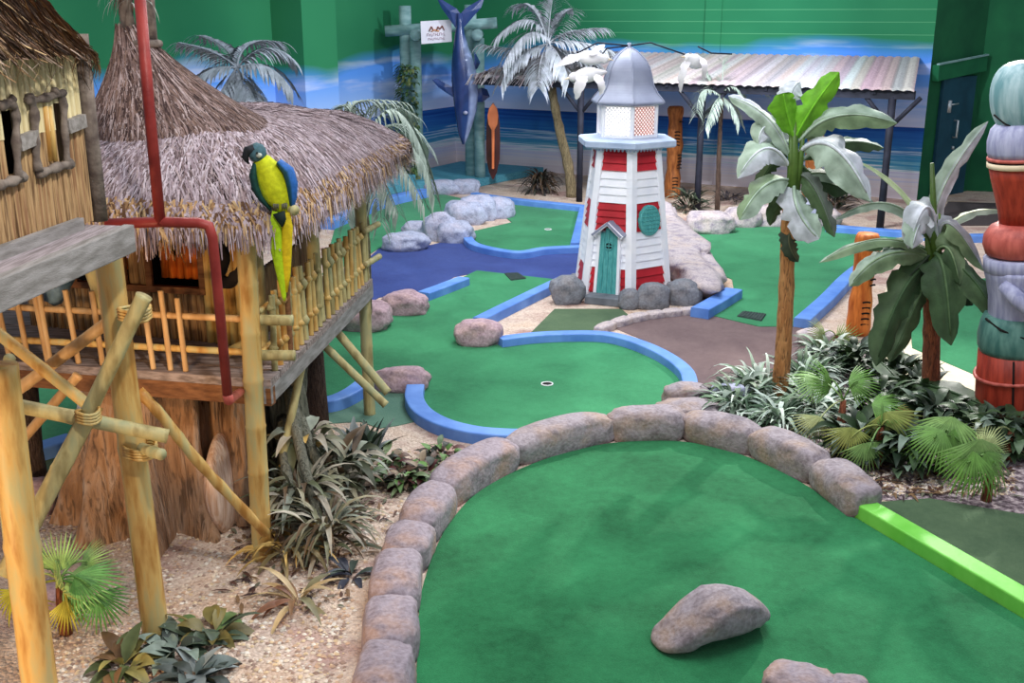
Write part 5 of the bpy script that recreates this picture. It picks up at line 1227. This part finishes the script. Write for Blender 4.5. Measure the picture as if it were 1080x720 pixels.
for i in range(90): blade(mb, c+Vector((rnd(-.06, .06), rnd(-.05, .05), rnd(-.05, .25))), (rnd(-1, .5), rnd(-.6, .6), rnd(-.2, .4)), rnd(.12, .26), .014, 3.5, R_.choice((G(150, 156, 146), G(120, 96, 88), G(186, 190, 184), G(90, 78, 66))), 5)
mb.build('top_tuft', M['leafw'], th)
# poles and braces around the platform
def pole(p, q, r, m, label, name='bamboo_pole', **k): mb = MB(); bamboo(mb, p, q, r, **k); return tag(mb.build(name, M[m]), label, 'pole')
post(dk(.05, .75, -.12), P(299, 478, .42)*1.0, .026, 'bamboo_g', th, 'brace')
pole(PY(343, 335, 7.35), PY(409, 414, 7.15), .032, 'bamboo_g', 'upper of two crossing bamboo poles sticking out beyond the far post')
pole(PY(322, 345, 7.1), PY(407, 427, 7.0), .028, 'bamboo_g', 'lower of two crossing bamboo poles sticking out beyond the far post')
q = P(336, 448); mb = MB(); tube(mb, [q, q+Z*.35, PY(331, 372, q.y)], [.085, .075, .07], 14, lump=.15); tag(mb.build('palm_stump', M['darkt']), 'dark shaggy palm trunk holding up the right side of the platform', 'trunk')
p4 = P(165, 672); p4t = PY(111, 247, p4.y)
pole(p4, p4t, .066, 'bamboo', 'thick split bamboo post under the corner of the upper walkway', r2=.062, node=1.2)
p5 = P(45, 748); pole(p5, PY(0, 385, p5.y), .078, 'bamboo', 'thick leaning bamboo post at the left edge, in front of the fan palm', node=.9, r2=.07)
Yp = 4.55
pole(PY(-30, 418, Yp-.05), PY(177, 460, Yp+.15), .033, 'bamboo_g', 'greenish bamboo rail tied across in front of the thick post', node=.4)
pole(PY(152, 312, 4.62), PY(93, 435, 4.6), .036, 'bamboo_g', 'upper piece of the pale diagonal bamboo pole, tied at the rail')
pole(PY(92, 440, 4.6), PY(5, 606, 4.35), .042, 'bamboo_g', 'lower piece of the pale diagonal bamboo pole, running down to the left edge')
pole(PY(-10, 345, 4.95), PY(104, 436, 4.85), .03, 'bamboo', 'brown diagonal bamboo pole sloping down from the left edge')
pole(PY(124, 332, 4.98), PY(-20, 440, 5.02), .031, 'bamboo_o', 'orange diagonal bamboo pole crossing the brown one')
pole(PY(82, 396, 5.25), PY(8, 482, 5.25), .026, 'bamboo_o', 'thin orange bamboo pole behind the crossing, lower left')
mb = MB(); bz = catmull([PY(146, 412, 5.15), PY(172, 440, 5.15), PY(205, 482, 5.2), PY(240, 520, 5.3), PY(280, 562, 5.45)], 4); tube(mb, bz, [.028+.003*math.sin(i*2.4) for i in range(len(bz))], 10); tag(mb.build('bamboo_pole', M['bamboo']), 'curved bamboo pole running from the thick post down to the front hut post', 'pole')
pole(PY(150, 473, 4.75), PY(170, 479, 4.62), .028, 'bamboo_g', 'short bamboo stub lashed to the thick post', 'bamboo_stub', node=.1)
pole(PY(2, 404, 5.2), PY(10, 378, 5.0), .028, 'bamboo_g', 'short bamboo stub at the left edge above the rail', 'bamboo_stub', node=.1)
for x, y, Y, r, lb in ((93, 438, 4.56, .05, 'rope lashing where the diagonal pole meets the rail'), (148, 474, 4.78, .075, 'rope lashing round the thick split post'), (142, 330, 4.72, .07, 'rope lashing high on the thick post by the pale diagonal')):
    c = PY(x, y, Y); mb = MB()
    for j in range(4): tube(mb, [c+Vector((math.cos(a)*r, math.sin(a)*r, (j-1.5)*.014+.006*math.sin(a*2))) for a in [i*.5236 for i in range(13)]], .008, 5)
    tag(mb.build('rope_lashing', M['bamboo']), lb, 'rope')
mb = MB(); q = P(38, 522); tube(mb, [q, q+Z*.3, PY(27, 405, q.y)], [.09, .08, .07], 12, lump=.15); tag(mb.build('palm_stump', M['darkt']), 'dark palm trunk standing in shade under the platform at far left', 'trunk')
mb = MB(); tube(mb, [PY(30, 275, 6.2), PY(48, 285, 6.15), PY(62, 275, 6.2)], [.1, .13, .08], 14, lump=.5); tube(mb, [PY(50, 270, 6.1), PY(62, 290, 6.1), PY(56, 318, 6.1)], [.09, .1, .05], 14, lump=.5, seed=3)
tag(mb.build('plastic_sheet', M['net']), 'crumpled blue plastic sheet behind the railing at far left', 'sheet')
# ------------------------------------------------------------------ great tree trunk
TC = Vector((-2.18, 6.32, 0)); tr_ = thing('tree_trunk', 'huge brown artificial tree trunk carrying the treehouse platform', 'tree trunk', TC)
def trunk(c, ztop, r0, r1, lobes, seed, mb, nz=46, na=120, ell=1.0):
    vs = []; fs = []
    for i in range(nz):
        u = i/(nz-1); z = -.02+(ztop+.02)*u; base = lerp(r0, r1, u**.6)
        for k in range(na):
            a = 2*math.pi*k/na; ext = 0
            for la, lw, lr in lobes:
                dd = math.atan2(math.sin(a-la), math.cos(a-la)); ext += lr*math.exp(-(dd/lw)**2)*(1-u)**1.8+.25*lr*math.exp(-(dd/lw)**2)
            w = math.sin(a*9+seed+2*noise.noise(Vector((u*2, a, seed))))*.028+.05*noise.noise(Vector((math.cos(a)*3, math.sin(a)*3, u*1.5+seed)))+.02*noise.noise(Vector((math.cos(a)*14, math.sin(a)*14, u*4+seed)))
            r = base+ext+w
            vs.append(c+Vector((math.sin(a)*r, -math.cos(a)*r*ell, z)))
    for i in range(nz-1):
        for k in range(na): fs.append((i*na+k, i*na+(k+1) % na, (i+1)*na+(k+1) % na, (i+1)*na+k))
    fs.append(tuple(reversed(range(na)))); fs.append(tuple((nz-1)*na+k for k in range(na))); mb.add(vs, fs)
mb = MB(); trunk(TC, .95, .36, .36, [(-.6, .3, .22), (.12, .2, .36), (-1.3, .25, .25), (.75, .2, .22), (2.6, .4, .2)], 1.3, mb); mb.build('bole', M['trunkb'], tr_)
mb = MB(); trunk(TC+Vector((.46, -.05, 0)), .96, .15, .15, [(.0, .5, .03), (.6, .3, .08)], 4.1, mb, 36, 80); mb.build('side_stem', M['trunkb'], tr_)
mb = MB(); c = P(232, 545); 
vs = []; sp_ = [(222, 458, .1), (214, 490, .0), (212, 520, 0), (222, 548, 0), (236, 572, 0), (246, 560, 0), (245, 530, 0), (240, 495, 0), (232, 465, .05)]
q = [PY(x, y, 6.0) for x, y, _ in sp_]; cc = sum(q, Vector())/len(q); n = len(q)
ring2 = [lerp(v, cc, .45)-Vector((0, .13, 0)) for v in q]; back = [v+Vector((0, .14, 0)) for v in q]
mb.add(back+q+ring2+[cc-Vector((0, .15, 0))], [(i, (i+1) % n, (i+1) % n+n, i+n) for i in range(n)]+[(i+n, (i+1) % n+n, (i+1) % n+2*n, i+2*n) for i in range(n)]+[(i+2*n, (i+1) % n+2*n, 3*n) for i in range(n)]); mb.build('split_wood', M['palebark'], tr_, subd=2)
rt = thing('root_trunk', 'grey green fibrous root mass under the right side of the platform', 'tree trunk', Vector((-1.5, 6.75, 0)))
mb = MB(); trunk(Vector((-1.5, 6.65, 0)), .96, .12, .12, [(.7, .45, .3), (-.3, .3, .08)], 7.7, mb, 36, 80); mb.build('bole', M['trunkg'], rt)
for x0, y0, x1, y1 in ((306, 410, 350, 590), (312, 430, 372, 560), (298, 440, 322, 600), (314, 405, 350, 520), (310, 460, 385, 540)):
    a_, b_ = PY(x0, y0, 6.5), P(x1, y1, 0); mb = MB(); q = bez(a_, lerp(a_, b_, .5)+Vector((-.05, -.03, .04)), b_, 10); tube(mb, q, [lerp(.04, .022, i/10) for i in range(11)], 8, lump=.3, seed=x0); mb.build('root', M['trunkg'], rt)
# ------------------------------------------------------------------ upper hut and walkway at left
E0, E1 = P(135, 238, 2.12), P(0, 292, 2.12); W1 = (E1-E0).normalized(); WN = Vector((-W1.y, W1.x, 0));
if WN.x < 0: WN = -WN
hut = thing('upper_hut', 'raised bamboo hut with thatched roof at the upper left edge', 'hut', Vector((-2.6, 4.2, 0)))
def eg(s, o, z=0): return E0+W1*s-WN*o+Z*z
mb = MB()
q = [eg(s, o, z) for z in (-.05, 0) for s, o in ((0, 0), (2.6, 0), (2.6, 1.6), (0, 1.6))]; mb.add(q, [(0, 1, 2, 3), (7, 6, 5, 4), (0, 4, 5, 1), (1, 5, 6, 2), (2, 6, 7, 3), (3, 7, 4, 0)]); mb.build('walkway', M['deckw_y'], hut, smooth=False)
mb = MB(); beam(mb, eg(-.01, .0, -.055), eg(2.6, .0, -.055), .05, .12); mb.build('edge_beam', M['plank_y'], hut, smooth=False, bevel=.006)
mb = MB(); beam(mb, eg(.02, 0, -.06), eg(.02, 1.6, -.06), .05, .11); mb.build('end_beam', M['plank'], hut, smooth=False, bevel=.006)
wo = .2
mb = MB(); beam(mb, eg(.1, wo-.04, .025), eg(2.6, wo-.04, .025), .03, .05); mb.build('kick_board', M['plank_y'], hut, smooth=False)
pl0 = eg(0, wo); 
def onw(px, py, o=0): return PP(px, py, pl0+WN*o, WN)
zb, zm, zt_ = 2.13, 2.58, 2.86
def sl(a, b, z0, z1, m, nm, r=.02):
    mb = MB(); nn = int(abs(b-a)/(r*1.9))
    for i in range(nn): p = eg(lerp(a, b, (i+.5)/nn), wo+rnd(-.003, .003)); tube(mb, [p+Z*(z0-2.12), p+Z*(z1-2.12)], r*rnd(.9, 1.1), 8, cap=False)
    mb.build(nm, M[m], hut)
s_of = lambda px, py: (onw(px, py)-E0).dot(W1)
corner = -.06
w2a, w2b = s_of(66, 140), s_of(44, 150); w1a, w1b = s_of(20, 160), -W1.dot(Vector((0, 0, 0)))+1.25
sa2, sb2 = sorted((s_of(69, 140), s_of(57, 140)))
segs = [(corner, sa2), (sb2, s_of(18, 150)), (s_of(2, 150), 2.5)]
z2t, z2b = onw(60, 108).z, onw(60, 172).z
zmid = onw(80, 132).z
for a_, b_ in segs:
    sl(a_, b_, zmid, zt_, 'slatp', 'pale_slat_wall'); sl(a_, b_, zb, zmid, 'slats', 'brown_slat_wall')
for a_, b_ in ((sa2, sb2), (s_of(18, 150), s_of(2, 150))):
    sl(a_, b_, zb, z2b, 'slats', 'brown_slat_wall'); sl(a_, b_, z2t, zt_, 'slatp', 'pale_slat_wall')
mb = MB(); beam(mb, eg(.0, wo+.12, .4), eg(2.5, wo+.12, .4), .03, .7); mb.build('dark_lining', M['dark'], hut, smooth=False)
mb = MB(); beam(mb, eg(-.1, wo+.03, .38), eg(-.1, 1.5, .38), .04, .76); mb.build('end_wall', M['slats'], hut, smooth=False)
mb = MB(); tube(mb, [eg(-.1, wo-.02, 0), eg(-.1, wo-.02, .4), eg(-.1, wo-.02, .8)], .035, 10, lump=.1); mb.build('corner_post', M['gnarl'], hut)
def gn(pts, r, nm='window_frame'):
    mb = MB(); q = catmull([onw(x, y, .03) for x, y in pts], 4); tube(mb, q, [r*.72*(1+.25*math.sin(i*1.7)) for i in range(len(q))], 9, lump=.3, seed=pts[0][0]); mb.build(nm, M['gnarl'], hut)
gn([(30, 100), (36, 118), (37, 150), (40, 180)], .024); gn([(56, 96), (66, 104), (68, 140), (72, 178)], .022); gn([(28, 106), (45, 104), (66, 98)], .022); gn([(40, 184), (56, 178), (74, 172)], .026, 'window_sill')
gn([(0, 112), (12, 110), (17, 120), (17, 150), (20, 190)], .022); gn([(-4, 196), (10, 192), (24, 186)], .028, 'window_sill'); gn([(0, 112), (6, 110), (14, 104)], .02)
for pts in ([(70, 134), (78, 131), (88, 127)], [(19, 152), (28, 148), (38, 144)]):
    mb = MB(); beam(mb, onw(*pts[0], .03), onw(*pts[2], .03), .03, .055); mb.build('belt_board', M['plank'], hut, smooth=False)
for x in (47, 52): 
    p = onw(x, 112, .02); q = onw(x+6, 170, .02); mb = MB(); tube(mb, [p, q], .012, 8); mb.build('shutter_slat', M['bamboo'], hut)
# hut roof
HC = eg(1.2, .98); 
def hs(an, s):
    c, sn = math.cos(an), math.sin(an); k = (abs(c)**7+abs(sn)**7)**(-1/7); return HC+WN*c*k*s*.9+W1*sn*k*s*1.4
def hz(s): return 2.86+1.75*(1-s) if s < 1 else 2.86-(s-1)*2.5
mb = MB(); n = 56; vs = []; fs = []; ro = [.05, .3, .5, .7, .85, .95, 1.0]
for s in ro:
    for k in range(n): p = hs(k*2*math.pi/n, s); vs.append(Vector((p.x, p.y, hz(s)-.02)))
for k in range(n): p = hs(k*2*math.pi/n, .85); vs.append(Vector((p.x, p.y, 2.84)))
for i in range(len(ro)):
    for k in range(n): fs.append((i*n+k, i*n+(k+1) % n, (i+1)*n+(k+1) % n, (i+1)*n+k))
fs.append(tuple(reversed(range(n)))); mb.add(vs, fs); mb.build('roof_underlayer', M['under'], hut)
BRN = [G(140, 118, 104), G(162, 140, 122), G(116, 94, 80), G(180, 158, 140), G(146, 112, 88), G(100, 80, 72)]
mb = MB()
for i in range(11000):
    an = rnd(0, 6.2832); s = rnd(.5, 1.0); L = rnd(.15, .32); j = rnd(-.1, .1); pts = []; base = hs(an, s)
    for k in range(4):
        ss = s+L*k/3*.55; p = hs(an+j*k/3, min(ss, 1.03)); z = hz(ss) if ss < 1.0 else hz(1.0)-(ss-1.0)*1.1; o = (p-HC).normalized()*.03; pts.append(Vector((p.x, p.y, z+rnd(0, .02)))+o*rnd(.2, 1.3))
    strand(mb, pts, .013*rnd(.6, 1.4), (p-HC).normalized(), R_.choice(BRN+(TAN if s > .85 else [])))
mb.build('thatch', M['thatch'], hut)
# red pipe frame
rp = thing('red_pipe_frame', 'dark red painted pipe frame standing before the treehouse', 'pipe frame', PY(240, 424, 5.6))
mb = MB(); tube(mb, [PY(146, -20, 5.22), PY(157, 110, 5.22), PY(169, 236, 5.22)], .027, 12); mb.build('upper_pipe', M['redp'], rp)
mb = MB(); q = [PY(112, 236, 5.22), PY(170, 234, 5.22), PY(210, 235, 5.22), PY(220, 238, 5.22), PY(224, 250, 5.22), PY(232, 330, 5.3), PY(240, 416, 5.36)]; tube(mb, q, .026, 12); mb.build('bent_pipe', M['redp'], rp)
mb = MB(); tube(mb, [PY(240, 416, 5.36), PY(241, 422, 5.36), PY(254, 413, 5.62)], [.027, .027, .022], 12); mb.build('pipe_elbow', M['redball'], rp)
# ------------------------------------------------------------------ parrot on its perch
YPr = 5.62
mb = MB(); bamboo(mb, PY(262, 203, YPr+.25), PY(311, 222, YPr-.03), .028, node=.1); tag(mb.build('perch', M['bamboo_g']), 'knobbly bamboo perch sticking out from the hut eave', 'perch')
pt = thing('parrot', 'yellow and green parrot figure with blue wing on the bamboo perch', 'parrot', PY(297, 222, YPr)); kk = YPr/F
def pf_(l, dy=0): return [(PY(x, y, YPr+dy+(z if len(r_) else 0)), w*kk, d*kk) for x, y, w, d, z, *r_ in [(a[0], a[1], a[2], a[3], a[4] if len(a) > 4 else 0, 1) for a in l]]
def shade(c1, c2): return lambda u, an: tuple(lerp(a, b, .5+.5*math.sin(an*1.0)) for a, b in zip(c1, c2))
mb = MB(); loft(mb, pf_([(272, 165, 6, 6), (276, 170, 10, 10), (281, 177, 13, 12), (286, 188, 16, 14), (291, 200, 16.5, 14), (296, 210, 14, 12), (300, 219, 9, 9), (301, 226, 5, 5)]), 24, lambda u, an: G(196, 204, 30) if math.cos(an) > -.5 else G(170, 196, 40), side=Vector((1, 0, 0))); mb.build('body', M['feather'], pt)
mb = MB(); c = PY(271, 161, YPr-.02); lathe(mb, c-Z*.05, [(.002, 0), (.03, .012), (.048, .04), (.047, .066), (.032, .09), (.002, .102)], 20, G(70, 104, 116)); hd = mb.build('head', M['feather'], pt)
mb = MB(); c = PY(274, 163, YPr-.065); lathe(mb, c-Z*.018+Vector((-.006, .006, 0)), [(.001, 0), (.013, .006), (.016, .015), (.012, .024), (.001, .028)], 14, G(186, 192, 184)); fp_ = mb.build('face_patch', M['feather'], hd)
mb = MB(); c = PY(271, 161, YPr-.078); lathe(mb, c-Z*.006, [(.001, 0), (.006, .003), (.006, .007), (.001, .01)], 10, G(16, 16, 18)); mb.build('eye', M['feather'], hd)
mb = MB(); tube(mb, [PY(268, 157, YPr-.04), PY(261, 159, YPr-.05), PY(258.5, 166, YPr-.05), PY(262, 173, YPr-.045)], [.026, .024, .018, .003], 12, G(34, 38, 44)); mb.build('beak', M['feather'], hd)
for l, c1, c2, nm in (([(270, 172, 3, 8, -.0), (268, 184, 5, 10, 0), (271, 198, 5.5, 9), (277, 210, 4, 6), (286, 222, 1, 2)], G(20, 60, 60), G(30, 74, 66), 'wing'), ([(294, 170, 3, 9), (304, 180, 6, 11), (308, 194, 6, 11), (308.5, 208, 4.5, 8), (308, 222, 1.5, 3)], G(26, 74, 92), G(40, 96, 170), 'wing')):
    mb = MB(); loft(mb, pf_(l, -.01 if c1[0] > 0 else 0), 16, lambda u, an, c1=c1, c2=c2: c2 if math.cos(an) > .1 else c1, side=Vector((1, 0, 0))); mb.build(nm, M['feather'], pt)
mb = MB(); loft(mb, pf_([(294, 224, 7, 3), (297, 232, 5, 3), (297.5, 239, 1, 1)], -.06), 10, lambda u, an: G(24, 40, 36), side=Vector((1, 0, 0))); mb.build('under_wing_tip', M['feather'], pt)
mb = MB(); loft(mb, pf_([(294, 224, 7, 3), (290, 240, 7, 3), (292, 265, 6.5, 3), (297, 292, 5, 2), (299.5, 312, 2.5, 2), (300, 317, 1, 1)], -.03), 14, lambda u, an: G(168, 206, 30), side=Vector((1, 0, 0))); mb.build('tail_feather', M['feather'], pt)
mb = MB(); loft(mb, pf_([(300, 224, 6, 3), (303, 240, 6, 3), (302.5, 265, 5.5, 3), (302.5, 290, 4, 2), (302, 308, 1.5, 1)], -.03), 14, lambda u, an: G(206, 184, 28), side=Vector((1, 0, 0))); mb.build('tail_feather', M['feather'], pt)
mb = MB()
for x in (291, 300):
    for dx in (-2.2, 0, 2.2): tube(mb, [PY(x+dx*.4, 213, YPr-.03), PY(x+dx, 216, YPr-.055), PY(x+dx, 221, YPr-.05)], [.006, .006, .003], 6, G(110, 110, 90))
mb.build('foot', M['feather'], pt)
# ------------------------------------------------------------------ light
w = bpy.data.worlds.new('world'); sc.world = w; w.use_nodes = True
w.node_tree.nodes['Background'].inputs[0].default_value = (.80, .86, 1.0, 1); w.node_tree.nodes['Background'].inputs[1].default_value = .55
def area(name, loc, size, power, col, target=None, sy=None):
    l = bpy.data.lights.new(name, 'AREA'); l.energy = power; l.color = col; l.size = size
    if sy: l.shape = 'RECTANGLE'; l.size_y = sy
    o = bpy.data.objects.new(name, l); COL.objects.link(o); o.location = loc
    if target is not None: o.rotation_euler = (Vector(target)-Vector(loc)).to_track_quat('-Z', 'Y').to_euler()
    return o
def spot(name, loc, target, power, col, ang=60, rad=.12, blend=.6):
    l = bpy.data.lights.new(name, 'SPOT'); l.energy = power; l.color = col; l.spot_size = math.radians(ang); l.shadow_soft_size = rad; l.spot_blend = blend
    o = bpy.data.objects.new(name, l); COL.objects.link(o); o.location = loc; o.rotation_euler = (Vector(target)-Vector(loc)).to_track_quat('-Z', 'Y').to_euler(); return o
area('ceiling_light', (1.5, 6, 5.6), 2.5, 200, (.93, .96, 1.0))
area('ceiling_light', (1.0, 13, 5.8), 3.0, 420, (.93, .96, 1.0))
area('ceiling_light', (-2.5, 9, 5.8), 2.0, 160, (1.0, .96, .92))
spot('ceiling_spot', (5.5, 12.5, 5.2), (-.8, 21.5, 1.6), 1700, (.86, .92, 1.0), 75, .12)
spot('ceiling_spot', (0.5, 12.0, 5.4), (5.5, 18, 1.6), 1500, (.92, .95, 1.0), 80, .12)
spot('ceiling_spot', (5.1, 13.3, 4.8), (2.6, 6.2, 0), 2000, (1, .97, .92), 50, .07)
spot('ceiling_spot', (-.2, 4.5, 4.8), (1.2, 11.4, 1.3), 520, (.96, .97, 1.0), 45, .1)
spot('warm_floor_lamp', (-3.1, 2.4, .6), (-1.9, 6.0, .6), 210, (1.0, .66, .34), 100, .1)
spot('warm_floor_lamp', (-1.9, 5.0, 1.45), (-2.1, 6.6, 1.4), 16, (1.0, .6, .28), 120, .06)
spot('ceiling_spot', (-.2, 2.6, 4.6), (-2.0, 5.8, 1.3), 380, (1.0, .95, .88), 70, .1)
vs_ = sc.view_settings; sc.display_settings.display_device = 'sRGB'; vs_.view_transform = 'Standard'; vs_.look = 'None'; vs_.exposure = 0.0; vs_.gamma = 1.0; vs_.use_curve_mapping = False
